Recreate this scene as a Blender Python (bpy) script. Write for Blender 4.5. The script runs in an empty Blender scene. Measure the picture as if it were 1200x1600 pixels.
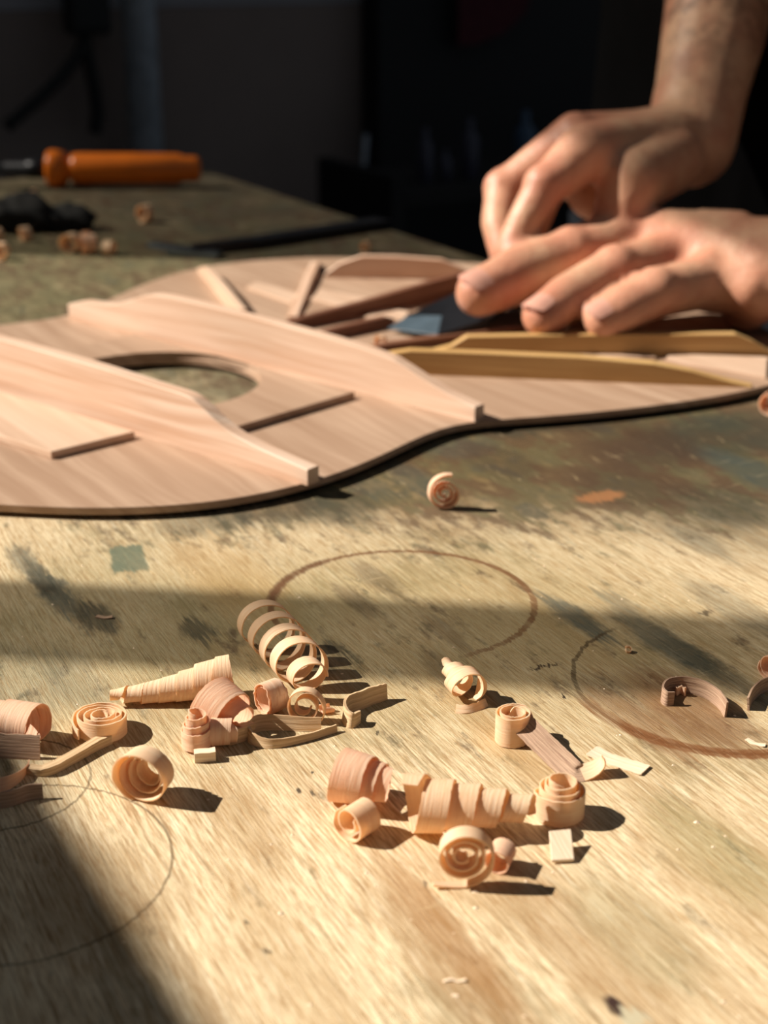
import bpy, bmesh, math, random
import numpy as np
from mathutils import Vector, Matrix
random.seed(7)
PI = math.pi
sc = bpy.context.scene
COL = sc.collection

# ------------------------------------------------------------------ camera
T = 0.90                      # height of the bench top above the floor
CH = 0.16                     # camera height above the bench top
FPX, PITCH = 2310.0, math.radians(21.2)
cam = bpy.data.cameras.new('camera')
cam.sensor_fit = 'VERTICAL'; cam.sensor_height = 36.0
cam.lens = FPX / 1600.0 * 36.0
cam.clip_start = 0.01; cam.clip_end = 50
cam.dof.use_dof = True; cam.dof.focus_distance = 0.332; cam.dof.aperture_fstop = 15.0
cam.dof.aperture_blades = 7
camo = bpy.data.objects.new('camera', cam); COL.objects.link(camo)
camo.location = (0, 0, T + CH); camo.rotation_euler = (PI / 2 - PITCH, 0, 0)
sc.camera = camo

# ------------------------------------------------------------------ light and exposure
w = bpy.data.worlds.new('dim_room'); sc.world = w; w.use_nodes = True
w.node_tree.nodes['Background'].inputs[0].default_value = (0.80, 0.90, 1.0, 1)
w.node_tree.nodes['Background'].inputs[1].default_value = 0.10
SUNV = Vector((-0.985, 0.12, 0)).normalized() * math.cos(math.radians(39)) + Vector((0, 0, math.sin(math.radians(39))))
sl = bpy.data.lights.new('sun', 'SUN'); sl.energy = 8.0; sl.angle = math.radians(0.42); sl.color = (1.0, 0.915, 0.79)
so = bpy.data.objects.new('sun', sl); COL.objects.link(so)
so.rotation_euler = SUNV.to_track_quat('Z', 'Y').to_euler(); so.location = (-2, 0.3, 3)
sc.view_settings.view_transform = 'Standard'; sc.view_settings.look = 'None'
sc.view_settings.gamma = 1.0; sc.view_settings.use_curve_mapping = False
sc.view_settings.exposure = 0.0

# ------------------------------------------------------------------ geometry helpers
CP, SP = math.cos(PITCH), math.sin(PITCH)
def ray(px, py):
    a = (px - 600) / FPX; b = (800 - py) / FPX
    return Vector((a, CP + b * SP, -SP + b * CP))
def P(px, py, z=0.0):                       # where the sight line meets the plane z above the bench
    d = ray(px, py); k = (z - CH) / d.z
    return Vector((d.x * k, d.y * k, T + z))
def W(px, py, gd):                          # on the sight line at ground distance gd
    d = ray(px, py); k = gd / d.y
    return Vector((d.x * k, gd, T + CH + d.z * k))
def proj(p):
    x, y, z = p[0], p[1], p[2] - T - CH
    dep = y * CP - z * SP
    return 600 + FPX * x / dep, 800 - FPX * (y * SP + z * CP) / dep, dep
G = (P(760, 410) - P(300, 262)); G.z = 0; G.normalize()      # bench edge and wood grain direction
N = Vector((-G.y, G.x, 0));                                   # across the bench, away from the window
if N.x < 0: N = -N

GG = Vector((math.sin(math.radians(26.5)), -math.cos(math.radians(26.5)), 0)); GN = Vector((-GG.y, GG.x, 0))   # wood grain of the top

def props(o, label=None, cat=None, group=None, kind=None):
    if label: o['label'] = label
    if cat: o['category'] = cat
    if group: o['group'] = group
    if kind: o['kind'] = kind
    return o
def empty(name, loc, label=None, cat=None, group=None, kind=None):
    o = bpy.data.objects.new(name, None); COL.objects.link(o); o.location = loc
    o.empty_display_size = 0.01
    return props(o, label, cat, group, kind)
def link(name, me, mat, parent=None, loc=None, **k):
    """me is in world coordinates; origin is moved to loc (or the parent's place)"""
    o = bpy.data.objects.new(name, me); COL.objects.link(o)
    if mat is not None:
        me.materials.clear(); me.materials.append(mat)
    if parent is not None:
        me.transform(Matrix.Translation(-parent_world(parent))); o.parent = parent
    elif loc is not None:
        me.transform(Matrix.Translation(-Vector(loc))); o.location = loc
    return props(o, **k)
def parent_world(p):
    v = Vector(p.location)
    while p.parent: p = p.parent; v += Vector(p.location)
    return v
def mesh(name, V, F, smooth=False, uv=None):
    me = bpy.data.meshes.new(name); me.from_pydata([tuple(v) for v in V], [], F)
    me.validate()
    if smooth: me.polygons.foreach_set('use_smooth', [True] * len(me.polygons))
    if uv is not None:
        l = me.uv_layers.new(name='UVMap')
        for lp in me.loops: l.data[lp.index].uv = uv[lp.vertex_index]
    me.update(); return me
def base_of(me):
    c = np.array([v.co for v in me.vertices]); lo = c.min(0); hi = c.max(0)
    return Vector(((lo[0] + hi[0]) / 2, (lo[1] + hi[1]) / 2, lo[2]))
def box(name, c, ax, ay, sx, sy, z0, z1, bevel=0.0):
    """oriented box: centre c (xy), unit axes ax, ay, sizes, z range"""
    bm = bmesh.new(); V = []
    for z in (z0, z1):
        for i, j in ((-1, -1), (1, -1), (1, 1), (-1, 1)):
            p = Vector((c[0], c[1], 0)) + ax * (i * sx / 2) + ay * (j * sy / 2)
            V.append(bm.verts.new((p.x, p.y, z)))
    for f in ((3, 2, 1, 0), (4, 5, 6, 7), (0, 1, 5, 4), (1, 2, 6, 5), (2, 3, 7, 6), (3, 0, 4, 7)):
        bm.faces.new([V[k] for k in f])
    bmesh.ops.recalc_face_normals(bm, faces=bm.faces)
    if bevel: bmesh.ops.bevel(bm, geom=bm.edges[:], offset=bevel, segments=2, affect='EDGES', profile=0.6)
    me = bpy.data.meshes.new(name); bm.to_mesh(me); bm.free(); return me
def tube(pts, rads, seg=16, caps=True, squash=None):
    """verts, faces of a tube along pts"""
    V, F = [], []; pts = [Vector(p) for p in pts]; n = len(pts)
    up = None
    for i, p in enumerate(pts):
        t = (pts[min(i + 1, n - 1)] - pts[max(i - 1, 0)]).normalized()
        if up is None:
            up = Vector((0, 0, 1)) if abs(t.z) < 0.9 else Vector((0, 1, 0))
        s = t.cross(up).normalized(); up = s.cross(t).normalized()
        for k in range(seg):
            a = 2 * PI * k / seg
            V.append(p + s * (math.cos(a) * rads[i]) + up * (math.sin(a) * rads[i] * (squash or 1)))
    for i in range(n - 1):
        for k in range(seg):
            a = i * seg + k; b = i * seg + (k + 1) % seg
            F.append((a, b, b + seg, a + seg))
    if caps:
        F.append(tuple(range(seg - 1, -1, -1))); F.append(tuple(range((n - 1) * seg, n * seg)))
    return V, F
def join(*parts):
    V, F = [], []
    for v, f in parts:
        o = len(V); V += list(v); F += [tuple(i + o for i in q) for q in f]
    return V, F

# ------------------------------------------------------------------ material helpers
class NT:
    def __init__(s, name):
        s.m = bpy.data.materials.new(name); s.m.use_nodes = True
        s.t = s.m.node_tree; s.b = s.t.nodes['Principled BSDF']; s.o = s.t.nodes['Material Output']
    def n(s, typ, **k):
        x = s.t.nodes.new(typ)
        for a, b in k.items(): setattr(x, a, b)
        return x
    def put(s, sock, v):
        if hasattr(v, 'is_output') or isinstance(v, bpy.types.NodeSocket): s.t.links.new(v, sock)
        elif isinstance(v, (tuple, list, Vector)):
            sock.default_value = tuple(v) if len(v) == len(sock.default_value) else tuple(v) + (1,)
        else: sock.default_value = v
    def math(s, op, a, b=0.0, c=None, clamp=False):
        x = s.n('ShaderNodeMath', operation=op); x.use_clamp = clamp
        s.put(x.inputs[0], a); s.put(x.inputs[1], b)
        if c is not None: s.put(x.inputs[2], c)
        return x.outputs[0]
    def vm(s, op, a, b=(0, 0, 0)):
        x = s.n('ShaderNodeVectorMath', operation=op); s.put(x.inputs[0], a); s.put(x.inputs[1], b)
        return x.outputs['Value'] if op in ('LENGTH', 'DOT_PRODUCT', 'DISTANCE') else x.outputs[0]
    def noise(s, vec, scale=1.0, detail=3, rough=0.55, dist=0.0):
        x = s.n('ShaderNodeTexNoise'); s.put(x.inputs['Vector'], vec)
        x.inputs['Scale'].default_value = scale; x.inputs['Detail'].default_value = detail
        x.inputs['Roughness'].default_value = rough; x.inputs['Distortion'].default_value = dist
        return x.outputs['Fac']
    def rng(s, v, a, b, c=0.0, d=1.0, smooth=True):
        x = s.n('ShaderNodeMapRange', interpolation_type='SMOOTHSTEP' if smooth else 'LINEAR')
        s.put(x.inputs[0], v)
        for i, q in enumerate((a, b, c, d)): s.put(x.inputs[i + 1], q)
        return x.outputs[0]
    def mix(s, f, a, b, typ='MIX'):
        x = s.n('ShaderNodeMix', data_type='RGBA', blend_type=typ)
        s.put(x.inputs[0], f); s.put(x.inputs[6], a); s.put(x.inputs[7], b)
        return x.outputs[2]
    def coord(s, kind='UV'):
        return s.n('ShaderNodeTexCoord').outputs[kind]
    def bump(s, h, strength=0.3, dist=0.0005):
        x = s.n('ShaderNodeBump'); x.inputs['Strength'].default_value = strength; x.inputs['Distance'].default_value = dist
        s.put(x.inputs['Height'], h); s.t.links.new(x.outputs[0], s.b.inputs['Normal']); return x.outputs[0]
def rgb(r, g, b):                       # sRGB 0..255 to linear
    f = lambda c: (c / 255 / 12.92) if c <= 10 else ((c / 255 + 0.055) / 1.055) ** 2.4
    return (f(r), f(g), f(b), 1)
def plain(name, col, rough=0.6, metal=0.0, var=0.12, scale=60, bump=0.0):
    m = NT(name); co = m.coord('Object'); nz = m.noise(co, scale, 4)
    dark = tuple(c * (1 - 2 * var) for c in col[:3]) + (1,)
    m.put(m.b.inputs['Base Color'], m.mix(m.rng(nz, 0.35, 0.65), dark, col))
    m.b.inputs['Roughness'].default_value = rough; m.b.inputs['Metallic'].default_value = metal
    if bump: m.bump(nz, bump, 0.0008)
    return m.m
def wood(name, light, mid, dark, along=14, across=420, rough=0.55, trans=0.0, transcol=None, wavy=0.0, mottle=30, bump=0.25):
    m = NT(name); uv = m.coord('UV')
    wv = m.noise(m.vm('MULTIPLY', uv, (12, 30, 1)), 1, 2)
    uvw = m.vm('ADD', uv, m.vm('MULTIPLY', m.n('ShaderNodeCombineXYZ').outputs[0], (0, 0, 0)))
    c = m.n('ShaderNodeCombineXYZ'); m.put(c.inputs[1], m.math('MULTIPLY', m.math('SUBTRACT', wv, 0.5), wavy))
    uvw = m.vm('ADD', uv, c.outputs[0])
    n1 = m.noise(m.vm('MULTIPLY', uvw, (along, across, 1)), 1, 4, 0.6)
    n2 = m.noise(m.vm('MULTIPLY', uvw, (along * .6, across * .18, 1)), 1, 3, 0.5)
    n3 = m.noise(uv, mottle, 3)
    col = m.mix(m.rng(n1, 0.3, 0.72), dark, light)
    col = m.mix(m.math('MULTIPLY', m.rng(n2, 0.42, 0.68), 0.6), col, mid)
    col = m.mix(m.math('MULTIPLY', m.rng(n3, 0.45, 0.7), 0.35), col, mid)
    m.put(m.b.inputs['Base Color'], col); m.b.inputs['Roughness'].default_value = rough
    m.b.inputs['Specular IOR Level'].default_value = 0.3
    m.bump(n1, bump, 0.0003)
    if trans:
        tr = m.n('ShaderNodeBsdfTranslucent'); m.put(tr.inputs[0], transcol or mid)
        mx = m.n('ShaderNodeMixShader'); mx.inputs[0].default_value = trans
        m.t.links.new(m.b.outputs[0], mx.inputs[1]); m.t.links.new(tr.outputs[0], mx.inputs[2])
        m.t.links.new(mx.outputs[0], m.o.inputs[0])
    return m.m

# ------------------------------------------------------------------ bench-top material (old stained plywood)
def AB(px, py):
    p = P(px, py); return (GG.dot(Vector((p.x, p.y, 0))), GN.dot(Vector((p.x, p.y, 0))))
def bench_material():
    m = NT('worn_bench_wood'); uv = m.coord('UV')
    S = lambda a, b, sc=1.0, det=3, ro=0.6: m.noise(m.vm('MULTIPLY', uv, (a, b, 1)), sc, det, ro)
    fine = S(120, 2300, 1, 5, 0.75); med = S(34, 620, 1, 5, 0.7); broad = S(9, 60, 1, 4, 0.6)
    blot = S(26, 34, 1, 5, 0.62); speck = S(420, 900, 1, 3, 0.7); streak = S(35, 800, 1, 3, 0.7); big = S(5.5, 8, 1, 3, 0.5)
    cream, tan, brown = rgb(246, 227, 190), rgb(188, 154, 112), rgb(120, 88, 52)
    col = m.mix(m.rng(fine, 0.38, 0.58), tan, cream)
    col = m.mix(m.math('MULTIPLY', m.rng(med, 0.50, 0.74), 0.6), col, rgb(164, 128, 88))
    col = m.mix(m.math('MULTIPLY', m.rng(broad, 0.47, 0.72), 0.6), col, rgb(176, 142, 102))
    col = m.mix(m.math('MULTIPLY', m.rng(m.math('MULTIPLY', blot, m.math('ADD', med, 0.45)), 0.50, 0.66), 0.45), col, rgb(122, 108, 74))
    lines = S(48, 1350, 1, 4, 0.65); lines2 = S(70, 900, 1, 3, 0.6)
    col = m.mix(m.math('MULTIPLY', m.rng(lines, 0.54, 0.66), 0.55), col, rgb(142, 108, 72))
    col = m.mix(m.math('MULTIPLY', m.rng(lines2, 0.42, 0.34), 0.5), col, rgb(255, 242, 212))
    # warped coordinate for stains: ragged along the grain
    cw = m.n('ShaderNodeCombineXYZ')
    m.put(cw.inputs[0], m.math('MULTIPLY', m.math('SUBTRACT', streak, 0.5), 0.030))
    m.put(cw.inputs[1], m.math('MULTIPLY', m.math('SUBTRACT', S(120, 200, 1, 4, .7), 0.5), 0.0065))
    wuv = m.vm('ADD', uv, cw.outputs[0])
    def blob(col, px, py, la, lb, c, k=0.8, soft=0.5, rot=0.0, src=None, breakup=0.4, sq=False):
        a, b = AB(px, py)
        v = m.vm('SUBTRACT', src or wuv, (a, b, 0))
        if rot:
            r = m.n('ShaderNodeVectorRotate', rotation_type='Z_AXIS'); m.put(r.inputs['Vector'], v)
            r.inputs['Angle'].default_value = rot; v = r.outputs[0]
        d = m.vm('LENGTH', m.vm('MULTIPLY', v, (1 / la, 1 / lb, 0)))
        if sq:
            sx_ = m.n('ShaderNodeSeparateXYZ'); m.put(sx_.inputs[0], m.vm('ABSOLUTE', m.vm('MULTIPLY', v, (1 / la, 1 / lb, 0)))); d = m.math('MAXIMUM', sx_.outputs[0], sx_.outputs[1])
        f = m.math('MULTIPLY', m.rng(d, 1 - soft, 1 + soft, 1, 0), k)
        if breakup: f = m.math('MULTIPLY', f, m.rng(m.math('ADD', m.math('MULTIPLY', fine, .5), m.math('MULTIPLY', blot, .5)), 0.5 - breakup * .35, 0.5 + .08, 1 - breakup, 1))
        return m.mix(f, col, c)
    olive, dgreen, dbrown, teal = rgb(92, 86, 62), rgb(54, 55, 44), rgb(66, 48, 34), rgb(62, 72, 68)
    # large soft areas of darker olive and brown tone, stained at right
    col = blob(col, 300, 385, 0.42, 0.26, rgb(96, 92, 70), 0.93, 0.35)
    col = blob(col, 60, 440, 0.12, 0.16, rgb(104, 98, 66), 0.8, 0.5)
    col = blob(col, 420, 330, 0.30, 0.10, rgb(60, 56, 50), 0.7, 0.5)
    col = blob(col, 1080, 700, 0.055, 0.15, rgb(112, 90, 62), 0.72, 0.42, rot=0.2)
    col = blob(col, 880, 690, 0.05, 0.075, rgb(112, 94, 60), 0.85, 0.5)
    col = blob(col, 600, 735, 0.03, 0.05, rgb(120, 100, 62), 0.7, 0.5)
    col = blob(col, 1190, 760, 0.06, 0.05, rgb(84, 76, 58), 0.8, 0.5)
    col = blob(col, 640, 980, 0.05, 0.06, rgb(150, 132, 88), 0.6, 0.6)
    col = blob(col, 180, 1000, 0.06, 0.05, rgb(140, 128, 88), 0.65, 0.6)
    col = blob(col, 1000, 1050, 0.05, 0.05, rgb(150, 128, 84), 0.5, 0.6)
    # ragged grime: dark speckled dirt, dense where the bench is most worn
    dens = None
    for (px, py, la, lb, k) in ((1050, 700, .07, .16, .21), (600, 740, .05, .12, .15), (330, 830, .03, .05, .04), (450, 1010, .05, .12, .05), (60, 900, .05, .05, .02), (1000, 1040, .05, .1, .05), (300, 400, .45, .3, .13), (880, 830, .05, .06, .03), (1130, 1360, .03, .03, .03)):
        a, b = AB(px, py); d = m.vm('LENGTH', m.vm('MULTIPLY', m.vm('SUBTRACT', uv, (a, b, 0)), (1 / la, 1 / lb, 0)))
        f = m.rng(d, .3, 1.3, k, 0); dens = f if dens is None else m.math('MAXIMUM', dens, f)
    gr1 = S(70, 190, 1, 6, 0.72); gr2 = S(40, 75, 1, 5, .7)
    gm = m.rng(m.math('ADD', m.math('ADD', m.math('MULTIPLY', gr1, .6), m.math('MULTIPLY', gr2, .4)), dens), 0.56, 0.68)
    hue = S(30, 50, 1, 3, .6)
    gcol = m.mix(m.rng(hue, .46, .54), rgb(78, 56, 38), m.mix(m.rng(hue, .56, .66), rgb(84, 78, 52), rgb(62, 66, 56)))
    col = m.mix(m.math('MULTIPLY', gm, 0.72), col, gcol)
    # stains
    for (px, py, la, lb, c, k) in [
        (520, 790, .016, .012, dgreen, .7), (330, 815, .010, .016, dgreen, .65), (430, 795, .010, .012, dbrown, .5),
        (600, 690, .012, .012, dgreen, .7), (720, 700, .010, .014, teal, .55), (830, 665, .010, .02, dgreen, .7),
        (930, 655, .014, .02, dbrown, .8), (1010, 700, .02, .02, dbrown, .7), (1150, 680, .02, .03, dgreen, .8),
        (1120, 660, .010, .03, dgreen, .5), (1180, 740, .03, .008, teal, .6), (1130, 790, .018, .012, dgreen, .6),
        (985, 760, .02, .016, dbrown, .55), (1040, 690, .02, .008, dbrown, .6), (780, 720, .02, .01, dbrown, .55),
        (640, 745, .02, .006, teal, .55), (575, 760, .012, .006, teal, .5), (1100, 850, .014, .005, teal, .45),
        (900, 965, .015, .0038, teal, .85), (1040, 1005, .022, .005, teal, .7), (1110, 1040, .020, .004, dgreen, .6),
        (965, 940, .008, .003, teal, .5), (1150, 950, .02, .006, teal, .4),
        (40, 880, .013, .0035, teal, .8), (90, 930, .014, .0040, teal, .85), (150, 965, .010, .0050, dgreen, .95), (65, 905, .012, .003, dgreen, .8),
        (310, 985, .006, .004, dgreen, .8), (120, 1065, .018, .006, teal, .35), (40, 1060, .02, .008, teal, .3),
        (590, 905, .014, .004, dbrown, .45), (560, 940, .012, .003, dbrown, .5), (700, 990, .012, .003, dbrown, .45),
        (1000, 1130, .020, .004, rgb(120, 74, 36), .6), (1080, 1110, .020, .010, rgb(112, 70, 36), .75), (950, 1085, .012, .006, dbrown, .3),
        (480, 1020, .012, .003, rgb(60, 66, 50), .6), (525, 1012, .006, .002, dgreen, .8), (700, 1050, .012, .004, dbrown, .4),
        (360, 905, .03, .012, rgb(190, 150, 96), .35), (700, 1495, .03, .006, rgb(150, 108, 62), .5), (900, 1470, .035, .007, rgb(158, 120, 76), .55),
        (690, 1450, .025, .004, rgb(160, 112, 62), .5), (1130, 1340, .02, .008, rgb(132, 128, 78), .45), (990, 1450, .018, .008, rgb(150, 140, 104), .4),
        (380, 1280, .02, .006, rgb(160, 122, 74), .5), (160, 1400, .02, .012, rgb(150, 120, 80), .5), (760, 1390, .014, .006, rgb(160, 128, 84), .4),
        (1160, 1430, .03, .006, rgb(172, 138, 92), .4), (440, 1480, .03, .005, rgb(170, 132, 84), .4), (820, 1180, .02, .006, rgb(180, 140, 88), .4)]:
        col = blob(col, px, py, la, lb, c, k, 0.38)
    # green paint dab, orange fleck, knot, light dab
    a2 = m.vm('ADD', uv, m.vm('MULTIPLY', cw.outputs[0], (0.35, 0.3, 0)))
    col = blob(col, 200, 873, .0092, .0046, rgb(104, 112, 92), 1.0, 0.12, rot=0.25, src=a2, breakup=0.25, sq=True)
    col = blob(col, 938, 776, .004, .008, rgb(176, 118, 74), 0.7, 0.3, src=a2, breakup=0.3)
    col = blob(col, 962, 1574, .0024, .0013, rgb(58, 34, 26), 1.0, 0.3, src=a2, breakup=0)
    col = blob(col, 990, 1592, .0022, .0022, rgb(196, 188, 160), 0.8, 0.3, src=a2, breakup=0)
    for (px, py, la, lb, k) in ((488 + 0, 1240, .0012, .0004, .8), (465, 1235, .0011, .0005, .9), (487, 1205, .0004, .0004, .9), (880, 1088, .0007, .0006, 1),
                                (1100, 958, .0011, .0016, .7), (850, 1042, .0006, .0040, .9), (735, 1055, .0012, .0025, .5), (665, 1380, .0007, .0005, .6),
                                (420, 1490, .0007, .0006, .8), (388, 1447, .0006, .0006, .8), (590, 1145, .0005, .0005, .8)):
        col = blob(col, px, py, la, lb, rgb(52, 38, 26), k, 0.3, src=a2, breakup=0)
    # rings
    def circ(pts):
        A = [AB(*q) for q in pts]; M = np.array([[2 * a, 2 * b, 1] for a, b in A]); y = np.array([a * a + b * b for a, b in A])
        s = np.linalg.lstsq(M, y, rcond=None)[0]; return s[0], s[1], math.sqrt(s[2] + s[0] ** 2 + s[1] ** 2)
    def ring(col, pts, wd, c, k, cut=None, br=0.35, wob=1.0):
        a, b, r = circ(pts)
        src = m.vm('ADD', uv, m.vm('MULTIPLY', cw.outputs[0], (0.12 * wob, 0.16 * wob, 0)))
        v = m.vm('SUBTRACT', src, (a, b, 0))
        d = m.math('ABSOLUTE', m.math('SUBTRACT', m.vm('LENGTH', v), r))
        f = m.math('MULTIPLY', m.rng(d, wd * .6, wd, 1, 0), k)
        f = m.math('MULTIPLY', f, m.rng(m.math('ADD', m.math('MULTIPLY', med, .5), m.math('MULTIPLY', blot, .5)), 0.36, 0.56, 1 - br * 1.6, 1))
        if cut:                                     # only the stretch nearer this pixel than rr metres
            for (cx, cy, rr, inv) in cut:
                ca, cb = AB(cx, cy); dd = m.vm('LENGTH', m.vm('SUBTRACT', uv, (ca, cb, 0)))
                f = m.math('MULTIPLY', f, m.rng(dd, rr * .8, rr * 1.1, 0 if inv else 1, 1 if inv else 0))
        return m.mix(f, col, c)
    r1 = [(425, 940), (470, 890), (560, 866), (640, 862), (740, 875), (810, 908), (835, 950), (800, 1000), (745, 1018)]
    col = ring(col, r1, .0011, rgb(112, 72, 40), .85, cut=[(560, 1030, .028, True)])
    col = ring(col, r1, .0020, rgb(100, 66, 40), .7, cut=[(440, 900, .017, False)])
    r2 = [(905, 1020), (900, 1060), (925, 1100), (975, 1140), (1075, 1167), (1170, 1178), (940, 990)]
    col = ring(col, r2, .0007, rgb(80, 64, 40), .9, cut=[(1010, 1090, .048, False), (1100, 950, .03, True)])
    col = ring(col, r2, .0024, rgb(120, 72, 34), .85, cut=[(1080, 1172, .032, False)])
    r3 = [(225, 1255), (262, 1298), (269, 1340), (240, 1392), (205, 1436), (150, 1475), (60, 1502), (140, 1236)]
    col = ring(col, r3, .00035, rgb(96, 74, 44), .75, br=0.2, wob=.5)
    r4 = [(142, 1205), (120, 1248), (70, 1280), (0, 1297), (-60, 1296)]
    col = ring(col, r4, .00035, rgb(92, 72, 44), .75, br=0.2, wob=.5)
    # scratches: pale thin marks on the dark grime
    scr = m.noise(m.vm('MULTIPLY', uv, (600, 46, 1)), 1, 2, 0.6, 0.6)
    col = m.mix(m.math('MULTIPLY', m.math('MULTIPLY', m.rng(scr, 0.66, 0.74), m.rng(blot, 0.45, 0.6)), 0.35), col, rgb(214, 192, 150))
    scr2 = m.noise(m.vm('MULTIPLY', uv, (60, 700, 1)), 1, 3, 0.6, 1.2)
    col = m.mix(m.math('MULTIPLY', m.rng(scr2, 0.64, 0.72), 0.3), col, rgb(226, 200, 152))
    col = m.mix(m.math('MULTIPLY', m.rng(speck, 0.72, 0.80), 0.5), col, rgb(110, 82, 50))
    m.put(m.b.inputs['Base Color'], col)
    m.put(m.b.inputs['Roughness'], m.rng(blot, 0.3, 0.7, 0.52, 0.72)); m.b.inputs['Specular IOR Level'].default_value = 0.3
    h = m.math('ADD', m.math('MULTIPLY', fine, 0.6), m.math('MULTIPLY', med, 0.5))
    m.bump(h, 0.7, 0.0006)
    return m.m

M = {}
M['bench'] = bench_material()
M['bench_side'] = plain('bench_underframe', rgb(92, 74, 54), 0.7)
M['spruce'] = wood('pinkish_brace_wood', rgb(228, 202, 182), rgb(212, 178, 154), rgb(202, 164, 138), 10, 300, 0.5, wavy=0.006, mottle=18)
M['ochre'] = wood('ochre_brace_wood', rgb(216, 180, 124), rgb(196, 156, 100), rgb(180, 140, 88), 10, 260, 0.5, wavy=0.004)
M['redwood'] = wood('reddish_strut_wood', rgb(150, 108, 84), rgb(118, 76, 58), rgb(96, 60, 46), 12, 300, 0.5)
M['panel'] = wood('thin_panel_wood', rgb(188, 160, 138), rgb(164, 134, 112), rgb(158, 128, 106), 8, 170, 0.5, wavy=0.012, mottle=16)
M['patch'] = wood('pale_patch_wood', rgb(216, 188, 166), rgb(204, 174, 150), rgb(194, 162, 138), 10, 200, 0.5)
PALE = rgb(248, 218, 176)
M['shave'] = wood('curled_shaving_wood', rgb(255, 240, 212), rgb(248, 222, 188), rgb(238, 208, 170), 120, 1900, 0.6, trans=0.36, transcol=rgb(255, 214, 160), mottle=240, bump=0.5)
M['shave_pink'] = wood('pink_shaving_wood', rgb(252, 232, 206), rgb(246, 214, 184), rgb(232, 194, 160), 120, 1900, 0.6, trans=0.34, transcol=rgb(255, 200, 146), mottle=240, bump=0.5)
M['shave_thick'] = wood('thick_shaving_wood', rgb(232, 204, 166), rgb(212, 180, 142), rgb(184, 150, 112), 60, 1500, 0.7, mottle=200, bump=0.8)
M['shave_grey'] = wood('greyed_shaving_wood', rgb(204, 174, 148), rgb(178, 146, 124), rgb(146, 114, 94), 90, 2200, 0.75, mottle=300, bump=1.0)
M['chip'] = wood('pale_chip_wood', rgb(250, 232, 208), rgb(238, 214, 186), rgb(228, 198, 166), 60, 1200, 0.6, mottle=200, bump=0.4)

# ------------------------------------------------------------------ the room
def quad_wall(name, p, u, length, z0, z1, t, mat):
    u = Vector(u).normalized(); n = Vector((-u.y, u.x, 0)); c = Vector(p) + u * length / 2
    return link(name, box(name, c, u, n, length, t, z0, z1), mat, kind='structure', loc=(c.x, c.y, z0))
M['floor'] = plain('dark_floor', rgb(58, 52, 48), 0.8, var=.15, scale=8)
M['wall'] = plain('dark_brown_wall', rgb(140, 126, 120), 0.9, var=.08, scale=3)
M['wall_pale'] = plain('grey_upper_wall', rgb(158, 156, 162), 0.9, var=.05, scale=3)
M['black'] = plain('near_black_paint', rgb(24, 23, 26), 0.75, var=.1, scale=10)
fc = Vector((0.1, 0.6, 0))
link('floor', box('floor', fc, G, N, 5.4, 4.0, -0.05, 0.0), M['floor'], kind='structure', loc=(fc.x, fc.y, 0))
BW = -G * 1.95                     # a point on the back wall
o = quad_wall('wall_back', BW - N * 0.80, N, 2.8, 0, 0.975, 0.04, M['wall'])
o = quad_wall('wall_back', BW - N * 0.80, N, 2.8, 0.976, 2.4, 0.04, M['wall_pale'])
# window wall: solid up to a high sill, opening above, jambs
WN = -0.62; WC = N * WN
def sill_z():
    p = P(85, 1238); d = (N.dot(Vector((p.x, p.y, 0))) - WN) / (-N.dot(Vector((SUNV.x, SUNV.y, 0))))
    return T + d * SUNV.z
def wall_s(px, py):                # place along the window wall (metres along G) that shades this bench point, and its height
    p = P(px, py); k = (N.dot(Vector((p.x, p.y, 0))) - WN) / (-N.dot(SUNV))
    q = p + SUNV * k; return G.dot(Vector((q.x, q.y, 0))), q.z
SZ = sill_z()
M['plaster'] = plain('window_wall_plaster', rgb(150, 142, 130), 0.9, var=.05, scale=5)
s_far = -1.95; s_near = 1.3; HZ = SZ + 1.5
quad_wall('wall_left', WC - N * 0.05 + G * s_far, G, s_near - s_far, 0, SZ - .031, 0.04, M['plaster'])
wn = empty('window_1', WC + G * -0.4 + Vector((0, 0, SZ)), kind='structure')
M['frame'] = plain('window_frame_paint', rgb(190, 186, 176), 0.5)
def wbox(name, s0, s1, z0, z1, t, mat, parent):
    c = WC - N * 0.03 + G * (s0 + s1) / 2; return link(name, box(name, c, G, N, abs(s1 - s0), t, z0, z1), mat, parent)
wbox('window_sill', s_far, s_near, SZ - 0.03, SZ, 0.06, M['frame'], wn)
wbox('window_head', s_far, s_near, HZ, HZ + 0.04, 0.05, M['frame'], wn)
wbox('window_jamb', s_near - 0.05, s_near, SZ, HZ, 0.05, M['frame'], wn)
wbox('window_jamb', s_far, s_far + 0.05, SZ, HZ, 0.05, M['frame'], wn)
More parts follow.
